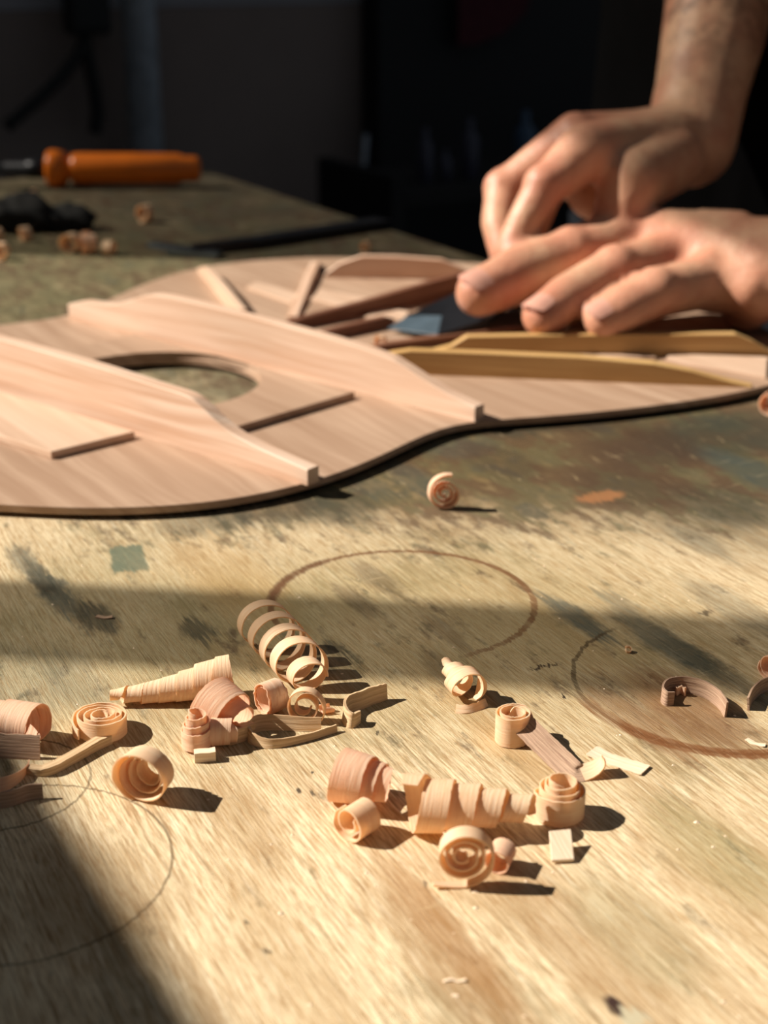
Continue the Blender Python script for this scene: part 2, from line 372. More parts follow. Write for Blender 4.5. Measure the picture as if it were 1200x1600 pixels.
# added unseen see-through strips in the window plane that dim bands of the bench
def sun_filter(name, tr):
    m = NT(name); t = m.n('ShaderNodeBsdfTransparent'); t.inputs[0].default_value = (tr, tr * .98, tr * .93, 1)
    d = m.n('ShaderNodeBsdfDiffuse'); d.inputs[0].default_value = (.6, .58, .5, 1)
    x = m.n('ShaderNodeMixShader'); x.inputs[0].default_value = 0.12
    m.t.links.new(t.outputs[0], x.inputs[1]); m.t.links.new(d.outputs[0], x.inputs[2]); m.t.links.new(x.outputs[0], m.o.inputs[0])
    return m.m
cr = empty('added_sun_dimmers', WC + G * -0.4 + N * 0.006 + Vector((0, 0, SZ)), 'unseen see-through strips added in the window to dim the sun', 'dimming_strip')
def dimming_strip(s0, s1, mat, parent, n=24, za=None, zb=None):
    V = []; F = []
    for i in range(n + 1):
        s = s0 + (s1 - s0) * i / n
        for z in (za or SZ - .02, zb or HZ + .02):
            p = WC + G * s + N * (0.006 + 0.002 * math.sin(i * 1.3)); V.append((p.x, p.y, z))
    for i in range(n): F.append((2 * i, 2 * i + 2, 2 * i + 3, 2 * i + 1))
    link('sun_filter_strip', mesh('sun_filter_strip', V, F), mat, parent)
s_a = wall_s(600, 945)[0]; s_b = wall_s(600, 1075)[0]
M['sun_filter'] = sun_filter('sun_filter_band', 0.30)
dimming_strip(s_a, s_b, M['sun_filter'], cr)
s_c = wall_s(600, 415)[0]
M['sun_filter2'] = sun_filter('sun_filter_wide', 0.32)
dimming_strip(s_far + .05, s_c, M['sun_filter2'], cr)  # added strip that dims the sun on the far bench

dimming_strip(s_c + .002, s_near - .05, M['sun_filter2'], cr, za=T + 1.088)  # added upper strip that dims the sun on forearm and back of hand

# bench
bt = empty('workbench', (0, 0, 0)); 
Cn = P(296, 258); Cn.z = 0
nC = N.dot(Cn); gC = G.dot(Cn)
wbw = nC + 0.58; wbl = 2.05; cc = N * (nC - wbw / 2) + G * (gC + wbl / 2)
bt.location = (cc.x, cc.y, 0)
props(bt, 'old stained wooden workbench top strewn with curled shavings', 'workbench')
V = []; F = []; nu, nv = 2, 2
me = box('worktop', cc, G, N, wbl, wbw, T - 0.045, T, 0.0012)
l = me.uv_layers.new(name='UVMap')
for lp in me.loops:
    co = me.vertices[lp.vertex_index].co; l.data[lp.index].uv = (GG.dot(Vector((co.x, co.y, 0))), GN.dot(Vector((co.x, co.y, 0))))
link('worktop', me, M['bench'], bt)
for i in (-1, 1):
    for j in (-1, 1):
        c = cc + G * (i * (wbl / 2 - .08)) + N * (j * (wbw / 2 - .08))
        link('leg', box('leg', c, G, N, .08, .08, 0, T - .045, .003), M['bench_side'], bt)
for j in (-1, 1):
    link('rail', box('rail', cc + N * (j * (wbw / 2 - .06)), G, N, wbl - .2, .03, T - .15, T - .045, .002), M['bench_side'], bt)

# ------------------------------------------------------------------ the braced soundboard
B0 = 0.0015; BT = 0.0040; PT = 0.0066        # underside, top, patch top
UA = Vector((0.702, 0.712, 0)).normalized(); VA = Vector((-UA.y, UA.x, 0))
WM = P(215, 600, BT); WM.z = 0; OC = WM + UA * 0.060 - VA * 0.004   # waist middle
def gl(p): r = Vector((p.x, p.y, 0)) - OC; return UA.dot(r), VA.dot(r)
def gw(u, v): return OC + UA * u + VA * v
near = [(-60, 782), (0, 787), (60, 791), (130, 793.5), (220, 793), (300, 788), (370, 779), (440, 765), (500, 749), (560, 728), (610, 705), (650, 683), (685, 668),
        (720, 660), (760, 655), (850, 651), (940, 643), (1040, 632), (1130, 618), (1200, 604), (1260, 585)]
nl = [gl(P(a, b, BT)) for a, b in near]
farpx = [(740, 412), (600, 400), (480, 401), (400, 405), (330, 413), (270, 426), (215, 446), (175, 466), (140, 484), (100, 497), (50, 503), (0, 507)]
fl = [gl(P(a, b, BT)) for a, b in farpx]
ue, ve = nl[-1]; uf, vf = fl[0]
def bez(p0, p1, p2, p3, n):
    return [tuple((1 - t) ** 3 * a + 3 * t * (1 - t) ** 2 * b + 3 * t * t * (1 - t) * c + t ** 3 * d for a, b, c, d in zip(p0, p1, p2, p3)) for t in [i / n for i in range(1, n)]]
end_arc = bez(nl[-1], (ue + .05, ve + .005), (uf + .055, vf - .06), fl[0], 16)
us, vs = nl[0]; ul, vl = fl[-1]
tail = bez(fl[-1], (ul - .10, vl + .03), (us - .13, vs + .11), nl[0], 18)
outline = nl + end_arc + fl + tail
def smooth_closed(pts, k=2):
    for _ in range(k):
        pts = [tuple((a * .25 + b * .5 + c * .25) for a, b, c in zip(pts[i - 1], pts[i], pts[(i + 1) % len(pts)])) for i in range(len(pts))]
    return pts
outline = smooth_closed(outline, 1)
def resample(pts, step):
    out = []
    for i in range(len(pts)):
        a, b = pts[i], pts[(i + 1) % len(pts)]; d = math.dist(a, b); n = max(1, round(d / step))
        for k in range(n): out.append((a[0] + (b[0] - a[0]) * k / n, a[1] + (b[1] - a[1]) * k / n))
    return out
outline = smooth_closed(resample(outline, .004), 6)
HC = gl(Vector((-.0860, .5315, 0))); HR = 0.0402
hole = [(HC[0] + HR * math.cos(a), HC[1] + HR * math.sin(a)) for a in [2 * PI * i / 96 for i in range(96)]]
def plate(name, loops, z0, z1, mat, parent, bevel=0.0):
    cu = bpy.data.curves.new(name, 'CURVE'); cu.dimensions = '2D'; cu.fill_mode = 'BOTH'; cu.extrude = (z1 - z0) / 2 - bevel
    cu.bevel_depth = bevel; cu.bevel_resolution = 1
    for lp in loops:
        s = cu.splines.new('POLY'); s.points.add(len(lp) - 1); s.use_cyclic_u = True
        for q, (u, v) in zip(s.points, lp):
            p = gw(u, v); q.co = (p.x, p.y, 0, 1)
    tmp = bpy.data.objects.new(name, cu); COL.objects.link(tmp)
    bpy.context.view_layer.update()
    me = bpy.data.meshes.new_from_object(tmp.evaluated_get(bpy.context.evaluated_depsgraph_get()))
    bpy.data.objects.remove(tmp); bpy.data.curves.remove(cu)
    me.transform(Matrix.Translation((0, 0, T + (z0 + z1) / 2)))
    while me.uv_layers: me.uv_layers.remove(me.uv_layers[0])
    l = me.uv_layers.new(name='UVMap')
    for lp in me.loops:
        co = me.vertices[lp.vertex_index].co; u, v = gl(co); l.data[lp.index].uv = (v * .9 + u * .2, u - v * .2 + co.z)
    for pl in me.polygons: pl.use_smooth = False
    me.name = name
    return link(name, me, mat, parent)
gb = empty('guitar_soundboard', (OC.x, OC.y, T + B0), 'large curved guitar soundboard with round soundhole and glued wooden braces', 'soundboard')
plate('board', [outline, hole], B0, BT, M['panel'], gb, 0.0003)
bd = (P(-95, 586, BT) - P(480, 759, BT)).normalized(); bd = (bd + VA).normalized()
plate('soundhole_patch', [[gl(P(366, 667, PT)), gl(P(552, 612, PT)), gl(P(552, 612, PT) + bd * .125), gl(P(366, 667, PT) + bd * .125)][::-1], hole], BT, PT, M['panel'], gb, 0.0003)
def brace(name, A, B, prof, t, mat, z0=BT, label=None, lin=False):
    """A,B: pixels of the near base line; prof: pixels along the top edge; t thickness away from the camera"""
    a = P(*A, z0); b = P(*B, z0); d = (b - a); L = d.length; d.normalize(); n = Vector((-d.y, d.x, 0))
    if n.y < 0: n = -n
    pts = [(0, 0)]
    org = Vector((0, 0, T + CH))
    for (px, py) in prof:
        r = ray(px, py); k = (a - org).dot(n) / r.dot(n); q = org + r * k
        pts.append(((q - a).dot(d), q.z - T - z0))
    pts.append((L, 0)); pts[1] = (min(pts[1][0], 0) if abs(pts[1][0]) < .01 else pts[1][0], max(pts[1][1], .0008))
    # densify the top for smoothness
    top = pts[1:-1]; sm = [top[0]]
    for i in range(len(top) - 1):
        if lin: sm.append(top[i + 1]); continue
        for k in range(1, 5):
            tt = k / 4; p0 = top[max(i - 1, 0)]; p1 = top[i]; p2 = top[i + 1]; p3 = top[min(i + 2, len(top) - 1)]
            sm.append(tuple(0.5 * (2 * y + (z - x) * tt + (2 * x - 5 * y + 4 * z - w_) * tt * tt + (3 * y - x - 3 * z + w_) * tt ** 3) for x, y, z, w_ in zip(p0, p1, p2, p3)))
    bm = bmesh.new(); rows = []
    for (s, h) in sm:
        h = max(h, 0.0006)
        r = []
        for (off, hh) in ((0, 0), (0, h - .0003), (.0004, h), (t - .0004, h), (t, h - .0003), (t, 0)):
            p = a + d * s + n * off; r.append(bm.verts.new((p.x, p.y, T + z0 + hh)))
        rows.append(r)
    for i in range(len(rows) - 1):
        for k in range(6):
            bm.faces.new((rows[i][k], rows[i][(k + 1) % 6], rows[i + 1][(k + 1) % 6], rows[i + 1][k]))
    bm.faces.new(rows[0][::-1]); bm.faces.new(rows[-1])
    bmesh.ops.recalc_face_normals(bm, faces=bm.faces)
    me = bpy.data.meshes.new(name); bm.to_mesh(me); bm.free()
    l = me.uv_layers.new(name='UVMap'); sh = random.random()
    for lp in me.loops:
        co = me.vertices[lp.vertex_index].co; l.data[lp.index].uv = ((co - a).dot(d) + sh, co.z + (co - a).dot(n) * .7)
    return link(name, me, mat, gb, label=label)
brace('cross_brace', (108, 499), (742, 659), [(108, 476), (128, 471), (150, 474), (175, 476), (205, 468), (240, 461), (300, 472), (420, 503), (520, 530), (600, 556), (626, 570), (660, 592), (700, 616), (742, 636)], .0052, M['spruce'],
      label='tall pinkish brace beyond the soundhole')
brace('cross_brace', (-95, 586), (480, 759), [(-95, 560), (-60, 520), (0, 531), (60, 547), (150, 573), (240, 602), (290, 618), (312, 634), (345, 665), (380, 688), (430, 712), (480, 734)], .0052, M['spruce'],
      label='tall pinkish brace nearest the viewer')
qa = P(80, 705, PT); qb = P(207, 674, PT); qd = (P(-95, 586, BT) - P(480, 759, BT)).normalized() * .115
plate('flat_patch', [[gl(qa), gl(qa + qd), gl(qb + qd), gl(qb)]], BT, PT, M['patch'], gb, .0004)
# fan struts
brace('strut', (330, 478 + 14), (318, 425), [(330, 470 + 14), (324, 440), (318, 421)], .004, M['ochre'], lin=True) if False else None
brace('strut', (309, 424), (366, 494), [(309, 419), (318, 416), (345, 446), (375, 484), (374, 491)], .0035, M['patch'], lin=True)
brace('strut', (466, 498), (499, 422), [(466, 494), (470, 482), (490, 432), (500, 409), (502, 411)], .0045, M['spruce'], lin=True)
brace('strut', (508, 434), (742, 438), [(508, 428), (530, 412), (565, 400), (620, 401), (690, 406), (715, 416), (742, 430)], .004, M['spruce'], lin=True)
brace('strut', (462, 516), (738, 458), [(452, 505), (470, 498), (560, 474), (660, 445), (730, 425)], .004, M['redwood'], lin=True)
brace('strut', (515, 532), (616, 510), [(505, 520), (530, 513), (605, 495), (616, 498)], .004, M['redwood'], lin=True)
brace('strut', (578, 552), (890, 520), [(576, 545), (600, 538), (684, 526), (880, 503)], .004, M['redwood'], lin=True)
brace('strut', (640, 556), (1215, 558), [(640, 553), (672, 549), (705, 541), (730, 526), (900, 523), (1150, 522), (1178, 534), (1205, 550)], .0045, M['ochre'], lin=True)
brace('strut', (590, 583), (1190, 607), [(590, 566), (606, 553), (640, 548), (760, 552), (900, 558), (1020, 568), (1080, 580), (1140, 596), (1175, 604)], .005, M['ochre'], lin=True)
# pale bridge patch pieces on the board
for (a, b, c, d) in [((386, 452), (400, 444), (468, 462), (456, 476)), ((486, 470), (502, 455), (578, 470), (562, 487)), ((570, 500), (588, 484), (640, 490), (628, 504)),
                     ((848, 559), (858, 545), (1008, 551), (1024, 563)), ((1040, 566), (1046, 557), (1198, 562), (1196, 592))]:
    pts = [gl(P(*q, BT)) for q in (a, b, c, d)]
    plate('bridge_patch', [pts], BT, BT + .0012, M['patch'], gb, .0002)

# ------------------------------------------------------------------ shavings
def ribbon(C, Wd, wid, thick, m=5, name='shaving', ragged=0.0, curl=0.0):
    n = len(C); C = [Vector(c) for c in C]; V = []; F = []; UV = []; SM = []
    if not hasattr(wid, '__len__'): wid = [wid] * n
    s = 0; S = [0]
    for i in range(1, n): s += (C[i] - C[i - 1]).length; S.append(s)
    Ns = []; Ws = []
    for i in range(n):
        t = (C[min(i + 1, n - 1)] - C[max(i - 1, 0)]).normalized(); wv = Vector(Wd[i]); wv = (wv - t * wv.dot(t)).normalized()
        Ws.append(wv); Ns.append(t.cross(wv).normalized())
    rg = [(random.uniform(-1, 1) * ragged, random.uniform(-1, 1) * ragged) for _ in range(n)]
    def pt(i, j, side):
        q = j / m - .5; q2 = q * wid[i] + (rg[i][0] if j == 0 else rg[i][1] if j == m else 0)
        return C[i] + Ws[i] * q2 + Ns[i] * (side * thick / 2 + curl * wid[i] * (4 * q * q - 0.33))
    for side in (1, -1):
        o = len(V)
        for i in range(n):
            for j in range(m + 1): V.append(pt(i, j, side)); UV.append((S[i], (j / m - .5) * wid[i]))
        for i in range(n - 1):
            for j in range(m):
                a = o + i * (m + 1) + j; q = (a, a + 1, a + m + 2, a + m + 1)
                F.append(q if side > 0 else q[::-1]); SM.append(True)
    for j in (0, m):
        o = len(V)
        for i in range(n):
            for side in (1, -1): V.append(pt(i, j, side)); UV.append((S[i], side * thick * .5 + (j / m - .5) * wid[i]))
        for i in range(n - 1):
            a = o + 2 * i; q = (a, a + 1, a + 3, a + 2); F.append(q if j == m else q[::-1]); SM.append(True)
    for i in (0, n - 1):
        o = len(V)
        for j in range(m + 1):
            for side in (1, -1): V.append(pt(i, j, side)); UV.append((S[i] + side * thick, (j / m - .5) * wid[i]))
        for j in range(m):
            a = o + 2 * j; q = (a, a + 1, a + 3, a + 2); F.append(q if i == 0 else q[::-1]); SM.append(False)
    return V, F, UV, SM
def rmesh(name, R, smooth=True):
    V, F, UV, SM = R; me = mesh(name, V, F, False, UV)
    if len(me.polygons) == len(SM): me.polygons.foreach_set('use_smooth', SM)
    return me
def cat(*Rs):
    V, F, UV, SM = [], [], [], []
    for v, f, u, s in Rs:
        o = len(V); V += v; F += [tuple(i + o for i in q) for q in f]; UV += u; SM += s
    return V, F, UV, SM
def helix(ax, r0, r1, turns, L, wd, thick=2.2, phase=0.0, hand=1, rfun=None, wob=.03, flare=0.0, seg=40, squash=1.0, ragged=.6, bend=0.0, curl=0.0, w1=None):
    ax = Vector(ax).normalized(); e1 = ax.cross(Vector((0, 0, 1)))
    if e1.length < .1: e1 = Vector((1, 0, 0))
    e1.normalize(); e2 = ax.cross(e1).normalized()
    if e2.z < 0: e2 = -e2
    n = max(8, int(turns * seg)); C = []; Wd = []; ph2 = random.random() * 6
    ws = []
    for i in range(n + 1):
        t = i / n; a = phase + hand * turns * 2 * PI * t
        r = rfun(t) if rfun else r0 + (r1 - r0) * t
        r *= 1 + wob * math.sin(2.3 * a + ph2) + wob * .6 * math.sin(.7 * a + 1)
        rad = e1 * math.cos(a) + e2 * (math.sin(a) * squash)
        C.append(ax * (L * t) + rad * r + e2 * (bend * (t - .5) ** 2 * L)); Wd.append(ax + rad * flare)
        ww = wd + ((w1 if w1 is not None else wd) - wd) * t
        ws.append(ww * min(1, .55 + 10 * t, .4 + 12 * (1 - t)))
    return ribbon(C, Wd, ws, thick, ragged=ragged, curl=curl)
def fit(R, bb, zoff=0.0, mode='both', roll=0.0):
    """shape in loose units -> uniform scale and ground position whose silhouette fills the pixel box"""
    V = np.array([tuple(v) for v in R[0]])
    cx, cy = (bb[0] + bb[2]) / 2, (bb[1] + bb[3]) / 2; bw, bh = bb[2] - bb[0], bb[3] - bb[1]
    V = V - np.array([(V[:, 0].min() + V[:, 0].max()) / 2, (V[:, 1].min() + V[:, 1].max()) / 2, V[:, 2].min()])
    loc = P(cx, cy + bh * .3, zoff); s = proj(loc)[2] / FPX
    for _ in range(14):
        X = V * s + np.array([loc.x, loc.y, T + zoff])
        dep = X[:, 1] * CP - (X[:, 2] - T - CH) * SP
        u = 600 + FPX * X[:, 0] / dep; v = 800 - FPX * (X[:, 1] * SP + (X[:, 2] - T - CH) * CP) / dep
        rw, rh = bw / (u.max() - u.min()), bh / (v.max() - v.min())
        s *= {'both': math.sqrt(rw * rh), 'w': rw, 'h': rh}[mode]
        dd = dep.mean()
        loc.x += (cx - (u.max() + u.min()) / 2) * dd / FPX
        el = math.atan2(CH - zoff, loc.y); loc.y -= (cy - (v.max() + v.min()) / 2) * dd / FPX / math.sin(el + .05) * .9
    X = V * s + np.array([loc.x, loc.y, T + zoff])
    return ([Vector(x) for x in X], R[1], [(a * s, b * s) for a, b in R[2]], R[3])
def strip_path(pxs, hpx, thick, vert=1.0, lean=(0, 0), lift=None, sub=5, flat=False, hs=None, ragged=0.0, wdir=None, curl=0.0):
    """strip standing on edge (or lying flat) along a path of bench pixels"""
    pts = [P(*q) for q in pxs]; C = []
    k = proj(pts[len(pts) // 2])[2] / FPX
    n = len(pts)
    for i in range(n - 1):
        for j in range(sub):
            t = j / sub; p0, p1, p2, p3 = pts[max(i - 1, 0)], pts[i], pts[i + 1], pts[min(i + 2, n - 1)]
            C.append(0.5 * (2 * p1 + (p2 - p0) * t + (2 * p0 - 5 * p1 + 4 * p2 - p3) * t * t + (3 * p1 - p0 - 3 * p2 + p3) * t ** 3))
    C.append(pts[-1]); m = len(C)
    H = [(hs[0] + (hs[-1] - hs[0]) * i / (m - 1)) if hs and len(hs) == 2 else hpx for i in range(m)]
    if hs and len(hs) > 2: H = [float(np.interp(i / (m - 1), np.linspace(0, 1, len(hs)), hs)) for i in range(m)]
    Lf = [float(np.interp(i / (m - 1), np.linspace(0, 1, len(lift)), lift)) if lift else 0 for i in range(m)]
    Wd = []; out = []
    for i in range(m):
        t = (C[min(i + 1, m - 1)] - C[max(i - 1, 0)]).normalized()
        side = Vector((0, 0, 1)).cross(t)
        wd = (side if side.y > 0 else -side) if flat else Vector((lean[0], lean[1], 1)).normalized()
        if wdir: wd = Vector(wdir).normalized()
        Wd.append(wd)
        up = H[i] * k * (abs(wd.z)) / 2 if not flat else 0
        out.append(C[i] + Vector((0, 0, up + thick * k / 2 * (1 if flat else 0) + Lf[i] * k)))
    return ribbon(out, Wd, [h * k for h in H], thick * k, m=5, ragged=ragged * k, curl=curl)
SHG = None
def shaving(R, mat, label, name='wood_shaving', cat_='shaving', group=None):
    me = rmesh(name, R); lo = base_of(me)
    return link(name, me, M[mat], loc=lo, label=label, cat=cat_, group=group)

tc = lambda x, y, z=0: (x, y, z)
# the spring-like curl
ax1 = (P(488, 1092) - P(400, 992)).normalized()
shaving(fit(helix(ax1, 36, 33, 4.7, 205, 20, 1.6, phase=-1.2, hand=1, rfun=lambda t: 37 - 3 * t if t < .78 else 34.6 - (t - .78) * 75, w1=24, ragged=.3, wob=.015), (373, 934, 511, 1084)),
        'shave', 'long loose spring-like curl of open loops near the cup ring')
shaving(fit(helix((-1, -.14, -.14), 34, 9, 6.4, 195, 42, 1.6, phase=1.6, wob=.02, w1=24, flare=-.08, bend=.2), (167, 1024, 371, 1099)),
        'shave', 'long tapering horn-shaped curl lying left of the shaving heap')
shaving(fit(helix((.9, -.6, -.3), 44, 13, 2.4, 58, 50, 1.8, phase=3.6, w1=24, flare=-.12), (298, 1055, 394, 1146)),
        'shave_pink', 'pink cone-shaped curl leaning on the heap beside the upright stub')
shaving(fit(helix((1, .1, .0), 24, 17, 1.8, 22, 34, 1.8, phase=2.5), (317, 1122, 376, 1163)),
        'shave_pink', 'flattened pink curl underneath the cone-shaped curl')
shaving(fit(helix((0, 0, 1), 23, 9, 3.6, 40, 26, 1.8, phase=1, wob=.04, w1=16), (283, 1104, 331, 1177)),
        'shave_pink', 'small upright stepped roll like a stub left of the heap')
shaving(strip_path([(304, 1189), (337, 1186)], 17, 15, flat=False, sub=3, ragged=.8), 'chip', 'tiny pale square chip at the foot of the upright stub', 'wood_chip', 'chip')
shaving(fit(helix((.78, .62, 0.02), 30, 24, 2.7, 10, 38, 2.4, phase=4, wob=.07, ragged=1.6, squash=1.1), (396, 1058, 452, 1121)),
        'shave_pink', 'short ragged orange roll with its open end facing left')
shaving(fit(helix((.12, .97, -.12), 30, 8, 2.1, 6, 18, 1.8, phase=-.6, wob=.02), (449, 1072, 509, 1131)),
        'shave', 'pale spiral roll facing the viewer under the spring-like curl')
shaving(fit(helix((1, .3, 0), 10, 8, .8, 10, 24, 1.8, phase=2), (500, 1096, 521, 1118)), 'shave_pink', 'little pink curl end right of the pale spiral roll')
shaving(strip_path([(502, 1141), (470, 1141), (432, 1139), (406, 1141), (391, 1148), (390, 1158), (404, 1166), (432, 1168), (482, 1157), (526, 1143)], 22, 3.6, hs=[22, 24, 27, 26, 17, 13, 12], ragged=.5, lean=(0, .3)),
        'shave_thick', 'thick hook-shaped strip bent back on itself in front of the heap')
shaving(strip_path([(356, 1162), (370, 1158), (386, 1153), (396, 1150)], 25, 15, sub=3, ragged=.5), 'shave_thick', 'thick straight strip with a square end under the hooked strip')
shaving(strip_path([(604, 1092), (585, 1098), (562, 1107), (546, 1112), (538, 1120), (541, 1131), (551, 1136), (562, 1128)], 23, 4.5, hs=[27, 30, 29, 26, 25, 20], lean=(.1, .3), ragged=.7),
        'shave_thick', 'thick bent strip standing alone right of the heap')
shaving(fit(helix((0, .05, 1), 46, 9, 3.7, 3, 30, 2.4, phase=2.2, wob=.04), (109, 1099, 202, 1160)), 'shave', 'flat-lying round spiral roll seen from above, left side')
shaving(fit(helix((-1, .28, 0), 37, 31, 2.3, 52, 62, 2, phase=-1.4, wob=.03), (-32, 1093, 83, 1162)), 'shave_pink', 'wide open roll at the left edge of the frame')
shaving(strip_path([(-16, 1181), (20, 1183), (64, 1185)], 40, 2.6, lean=(0, .25), ragged=1), 'shave_grey', 'flat grey-brown strip leaning against the left edge roll')
shaving(strip_path([(45, 1206), (62, 1210), (82, 1207), (118, 1188), (146, 1172), (172, 1160)], 15, 15, sub=4, hs=[12, 12, 15, 15, 16, 17], ragged=.8), 'shave_thick', 'thick straight strip pointing right between the two left rolls')
shaving(strip_path([(-16, 1264), (20, 1258), (45, 1250), (68, 1247)], 26, 5, lean=(0, .2), ragged=.6), 'shave_grey', 'greyish strip standing on edge at the lower left shadow edge')
shaving(strip_path([(-16, 1240), (10, 1234), (30, 1222), (42, 1208), (45, 1196)], 24, 2, hs=[26, 24, 20, 16, 12], lean=(.2, .6)), 'shave_pink', 'thin upturned orange strip at the left frame edge')
shaving(fit(helix((.36, .93, .0), 45, 13, 3.8, 30, 42, 2, phase=-1.9, hand=-1, wob=.03, w1=24, flare=-.1), (175, 1163, 271, 1254)),
        'shave', 'big cup-shaped roll open toward the viewer with glowing orange inside')
shaving(fit(helix((1, -.32, -.05), 43, 22, 2.8, 62, 50, 2, phase=3.4, wob=.05, w1=26, flare=-.1), (512, 1167, 613, 1259)), 'shave_pink', 'wide pink stepped curl behind the small loop roll, center')
shaving(fit(helix((.66, .75, 0), 34, 11, 1.7, 4, 46, 2.6, phase=3.0, wob=.03), (521, 1244, 593, 1319)), 'shave', 'small loop roll in front of the wide pink curl')
shaving(fit(helix((1, -.04, 0), 45, 16, 4.5, 178, 43, 2, phase=1.2, wob=.03, w1=30, ragged=.8), (627, 1208, 838, 1303)), 'shave', 'long corkscrew curl of wide pale turns, center front')
shaving(fit(helix((0, 0, 1), 37, 15, 3.4, 30, 42, 2.2, phase=2.4, wob=.03, w1=26), (836, 1203, 912, 1297)), 'shave', 'upright stepped roll at the right end of the corkscrew curl')
# spiral facing the viewer with a long tail
C = []; Wd = []; ws = []
for i in range(150):
    t = i / 149; a = -PI / 2 - 3.1 * 2 * PI * (1 - t); r = 9 + 33 * t ** .8 + 12 * max(0, (t - .78) / .22) ** 2
    C.append(Vector((r * math.cos(a), (1 - t) * 9, r * math.sin(a))))
for k in range(1, 16):
    C.append(Vector((-k * 4.6, -k * .5, -44 + .012 * (k * 4.6) ** 2 * .4))) if False else None
C2 = []
for i in range(1, 18):
    t = i / 17; C2.append(Vector((-46 * t, -6 * t, -54 + 5 * t * t)))
# unwind: spiral runs clockwise so the outer end leaves to the left along the bench
C = [Vector((-c.x, c.y, c.z)) for c in C]
C = C + C2
Wd = [Vector((0.05, 1, .25))] * len(C); ws = [24 if i < 120 else max(7, 24 - (i - 120) * .36) for i in range(len(C))]
shaving(fit(ribbon(C, Wd, ws, 3.6, ragged=.3), (679, 1287, 770, 1392)), 'shave', 'round spiral roll facing the viewer with a long tail, foremost of all')
shaving(fit(helix((.35, .9, 0), 22, 15, 1.15, 8, 40, 2.2, phase=.6, wob=.04), (757, 1308, 806, 1368)), 'shave_pink', 'small pink curl just behind the foremost spiral roll')
# chip leaning
def slab(corners, t, mat, label, z=None, name='wood_chip'):
    tp = [P(c[0], c[1], c[2]) for c in corners]; V = tp + [p - Vector((0, 0, t)) for p in tp]
    F = [(0, 1, 2, 3), (7, 6, 5, 4), (0, 4, 5, 1), (1, 5, 6, 2), (2, 6, 7, 3), (3, 7, 4, 0)]
    bm = bmesh.new(); vs = [bm.verts.new(v) for v in V]
    for f in F: bm.faces.new([vs[i] for i in f])
    bmesh.ops.recalc_face_normals(bm, faces=bm.faces); bmesh.ops.bevel(bm, geom=bm.edges[:], offset=t * .12, segments=1, affect='EDGES')
    me = bpy.data.meshes.new(name); bm.to_mesh(me); bm.free(); l = me.uv_layers.new(name='UVMap')
    for lp in me.loops:
        co = me.vertices[lp.vertex_index].co; l.data[lp.index].uv = (co.y, co.x + co.z)
    return link(name, me, M[mat], loc=base_of(me), label=label, cat='chip')
slab([(858, 1298, .0034), (892, 1295, .0034), (897, 1342, .0009), (862, 1344, .0009)], .0006, 'chip', 'small pale rectangular chip right of the foremost spiral roll')
# roll with the broad grey band
k = proj(P(803, 1160))[2] / FPX
ra = fit(helix((0, 0, 1), 30, 14, 2.3, 4, 48, 2.2, phase=.3, wob=.03), (774, 1097, 832, 1171))
base = P(806, 1160); tip = P(895, 1214)
Cc = []
for i in range(26):
    t = i / 25; p = base.lerp(tip, t); z = 34 * k * (1 - t) ** 1.15 + 5 * k
    Cc.append(Vector((p.x + .0006, p.y, T + z)))
e = Cc[-1]
for i in range(1, 17):
    t = i / 16; a = t * 1.9
    Cc.append(e + Vector((math.sin(a) * 30 * k + t * 12 * k, .0022 * t, (1 - math.cos(a)) * 17 * k)))
WW = [Vector((.80, .42, .42)) if i < 24 else Vector((.45 - .01 * i, .85, .3)) for i in range(len(Cc))]; HH = [38 * k] * 24 + [34 * k - (i) * .5 * k for i in range(len(Cc) - 24)]
rb = ribbon(Cc[:28], WW[:28], HH[:28], 2.4 * k, ragged=.5 * k); rc = ribbon(Cc[27:], WW[27:], HH[27:], 2.4 * k, ragged=.3 * k)
so_ = empty('wood_shaving', (base.x, base.y, T), 'roll with a broad grey-brown band reaching down to the right', 'shaving')
link('rolled_end', rmesh('rolled_end', ra), M['shave'], so_, label='pale rolled end'); link('band', rmesh('band', rb), M['shave_grey'], so_, label='grey-brown flat band'); link('upturned_tip', rmesh('upturned_tip', rc), M['shave'], so_, label='pale upturned tip')
shaving(strip_path([(924, 1176), (950, 1186), (980, 1196), (1009, 1206)], 32, 2.2, flat=True, lift=[3, 0, 0, 2], ragged=1.2), 'chip', 'flat thin pale sliver lying right of the broad grey band', 'wood_chip', 'chip')
# twisted curl on the ring
shaving(fit(cat(helix((.45, -.85, -.15), 5, 26, 2.6, 62, 14, 1.6, phase=.4, w1=22, wob=.03)), (694, 1022, 757, 1100)), 'shave', 'twisted pointed curl standing on the lower part of the cup ring')
shaving(strip_path([(712, 1112), (730, 1113), (748, 1108), (760, 1102)], 14, 1.8, lean=(0, .9), ragged=.8), 'shave', 'short pale strip lying at the foot of the pointed curl')
shaving(strip_path([(1052, 1101), (1040, 1102), (1034, 1094), (1044, 1083), (1070, 1081), (1100, 1089), (1122, 1104), (1134, 1121)], 25, 3, hs=[22, 24, 26, 26, 27, 27, 26], lean=(.05, .1), ragged=.4), 'shave_grey', 'grey-brown strip curved like a C standing on edge at right')
shaving(strip_path([(1056, 1087), (1064, 1084), (1070, 1088)], 14, 3, ragged=1.5), 'shave_pink', 'tiny crumpled pink bit inside the C-shaped strip', 'wood_chip', 'chip')
shaving(strip_path([(1168, 1110), (1176, 1094), (1192, 1081), (1215, 1076), (1240, 1084)], 22, 3, lean=(0, .3)), 'shave_grey', 'arched grey strip cut off by the right frame edge')
shaving(fit(helix((.8, .5, 0), 22, 16, 1.6, 8, 30, 2, phase=3), (1184, 1017, 1232, 1064)), 'shave_pink', 'pink roll at the right frame edge above the arched strip')
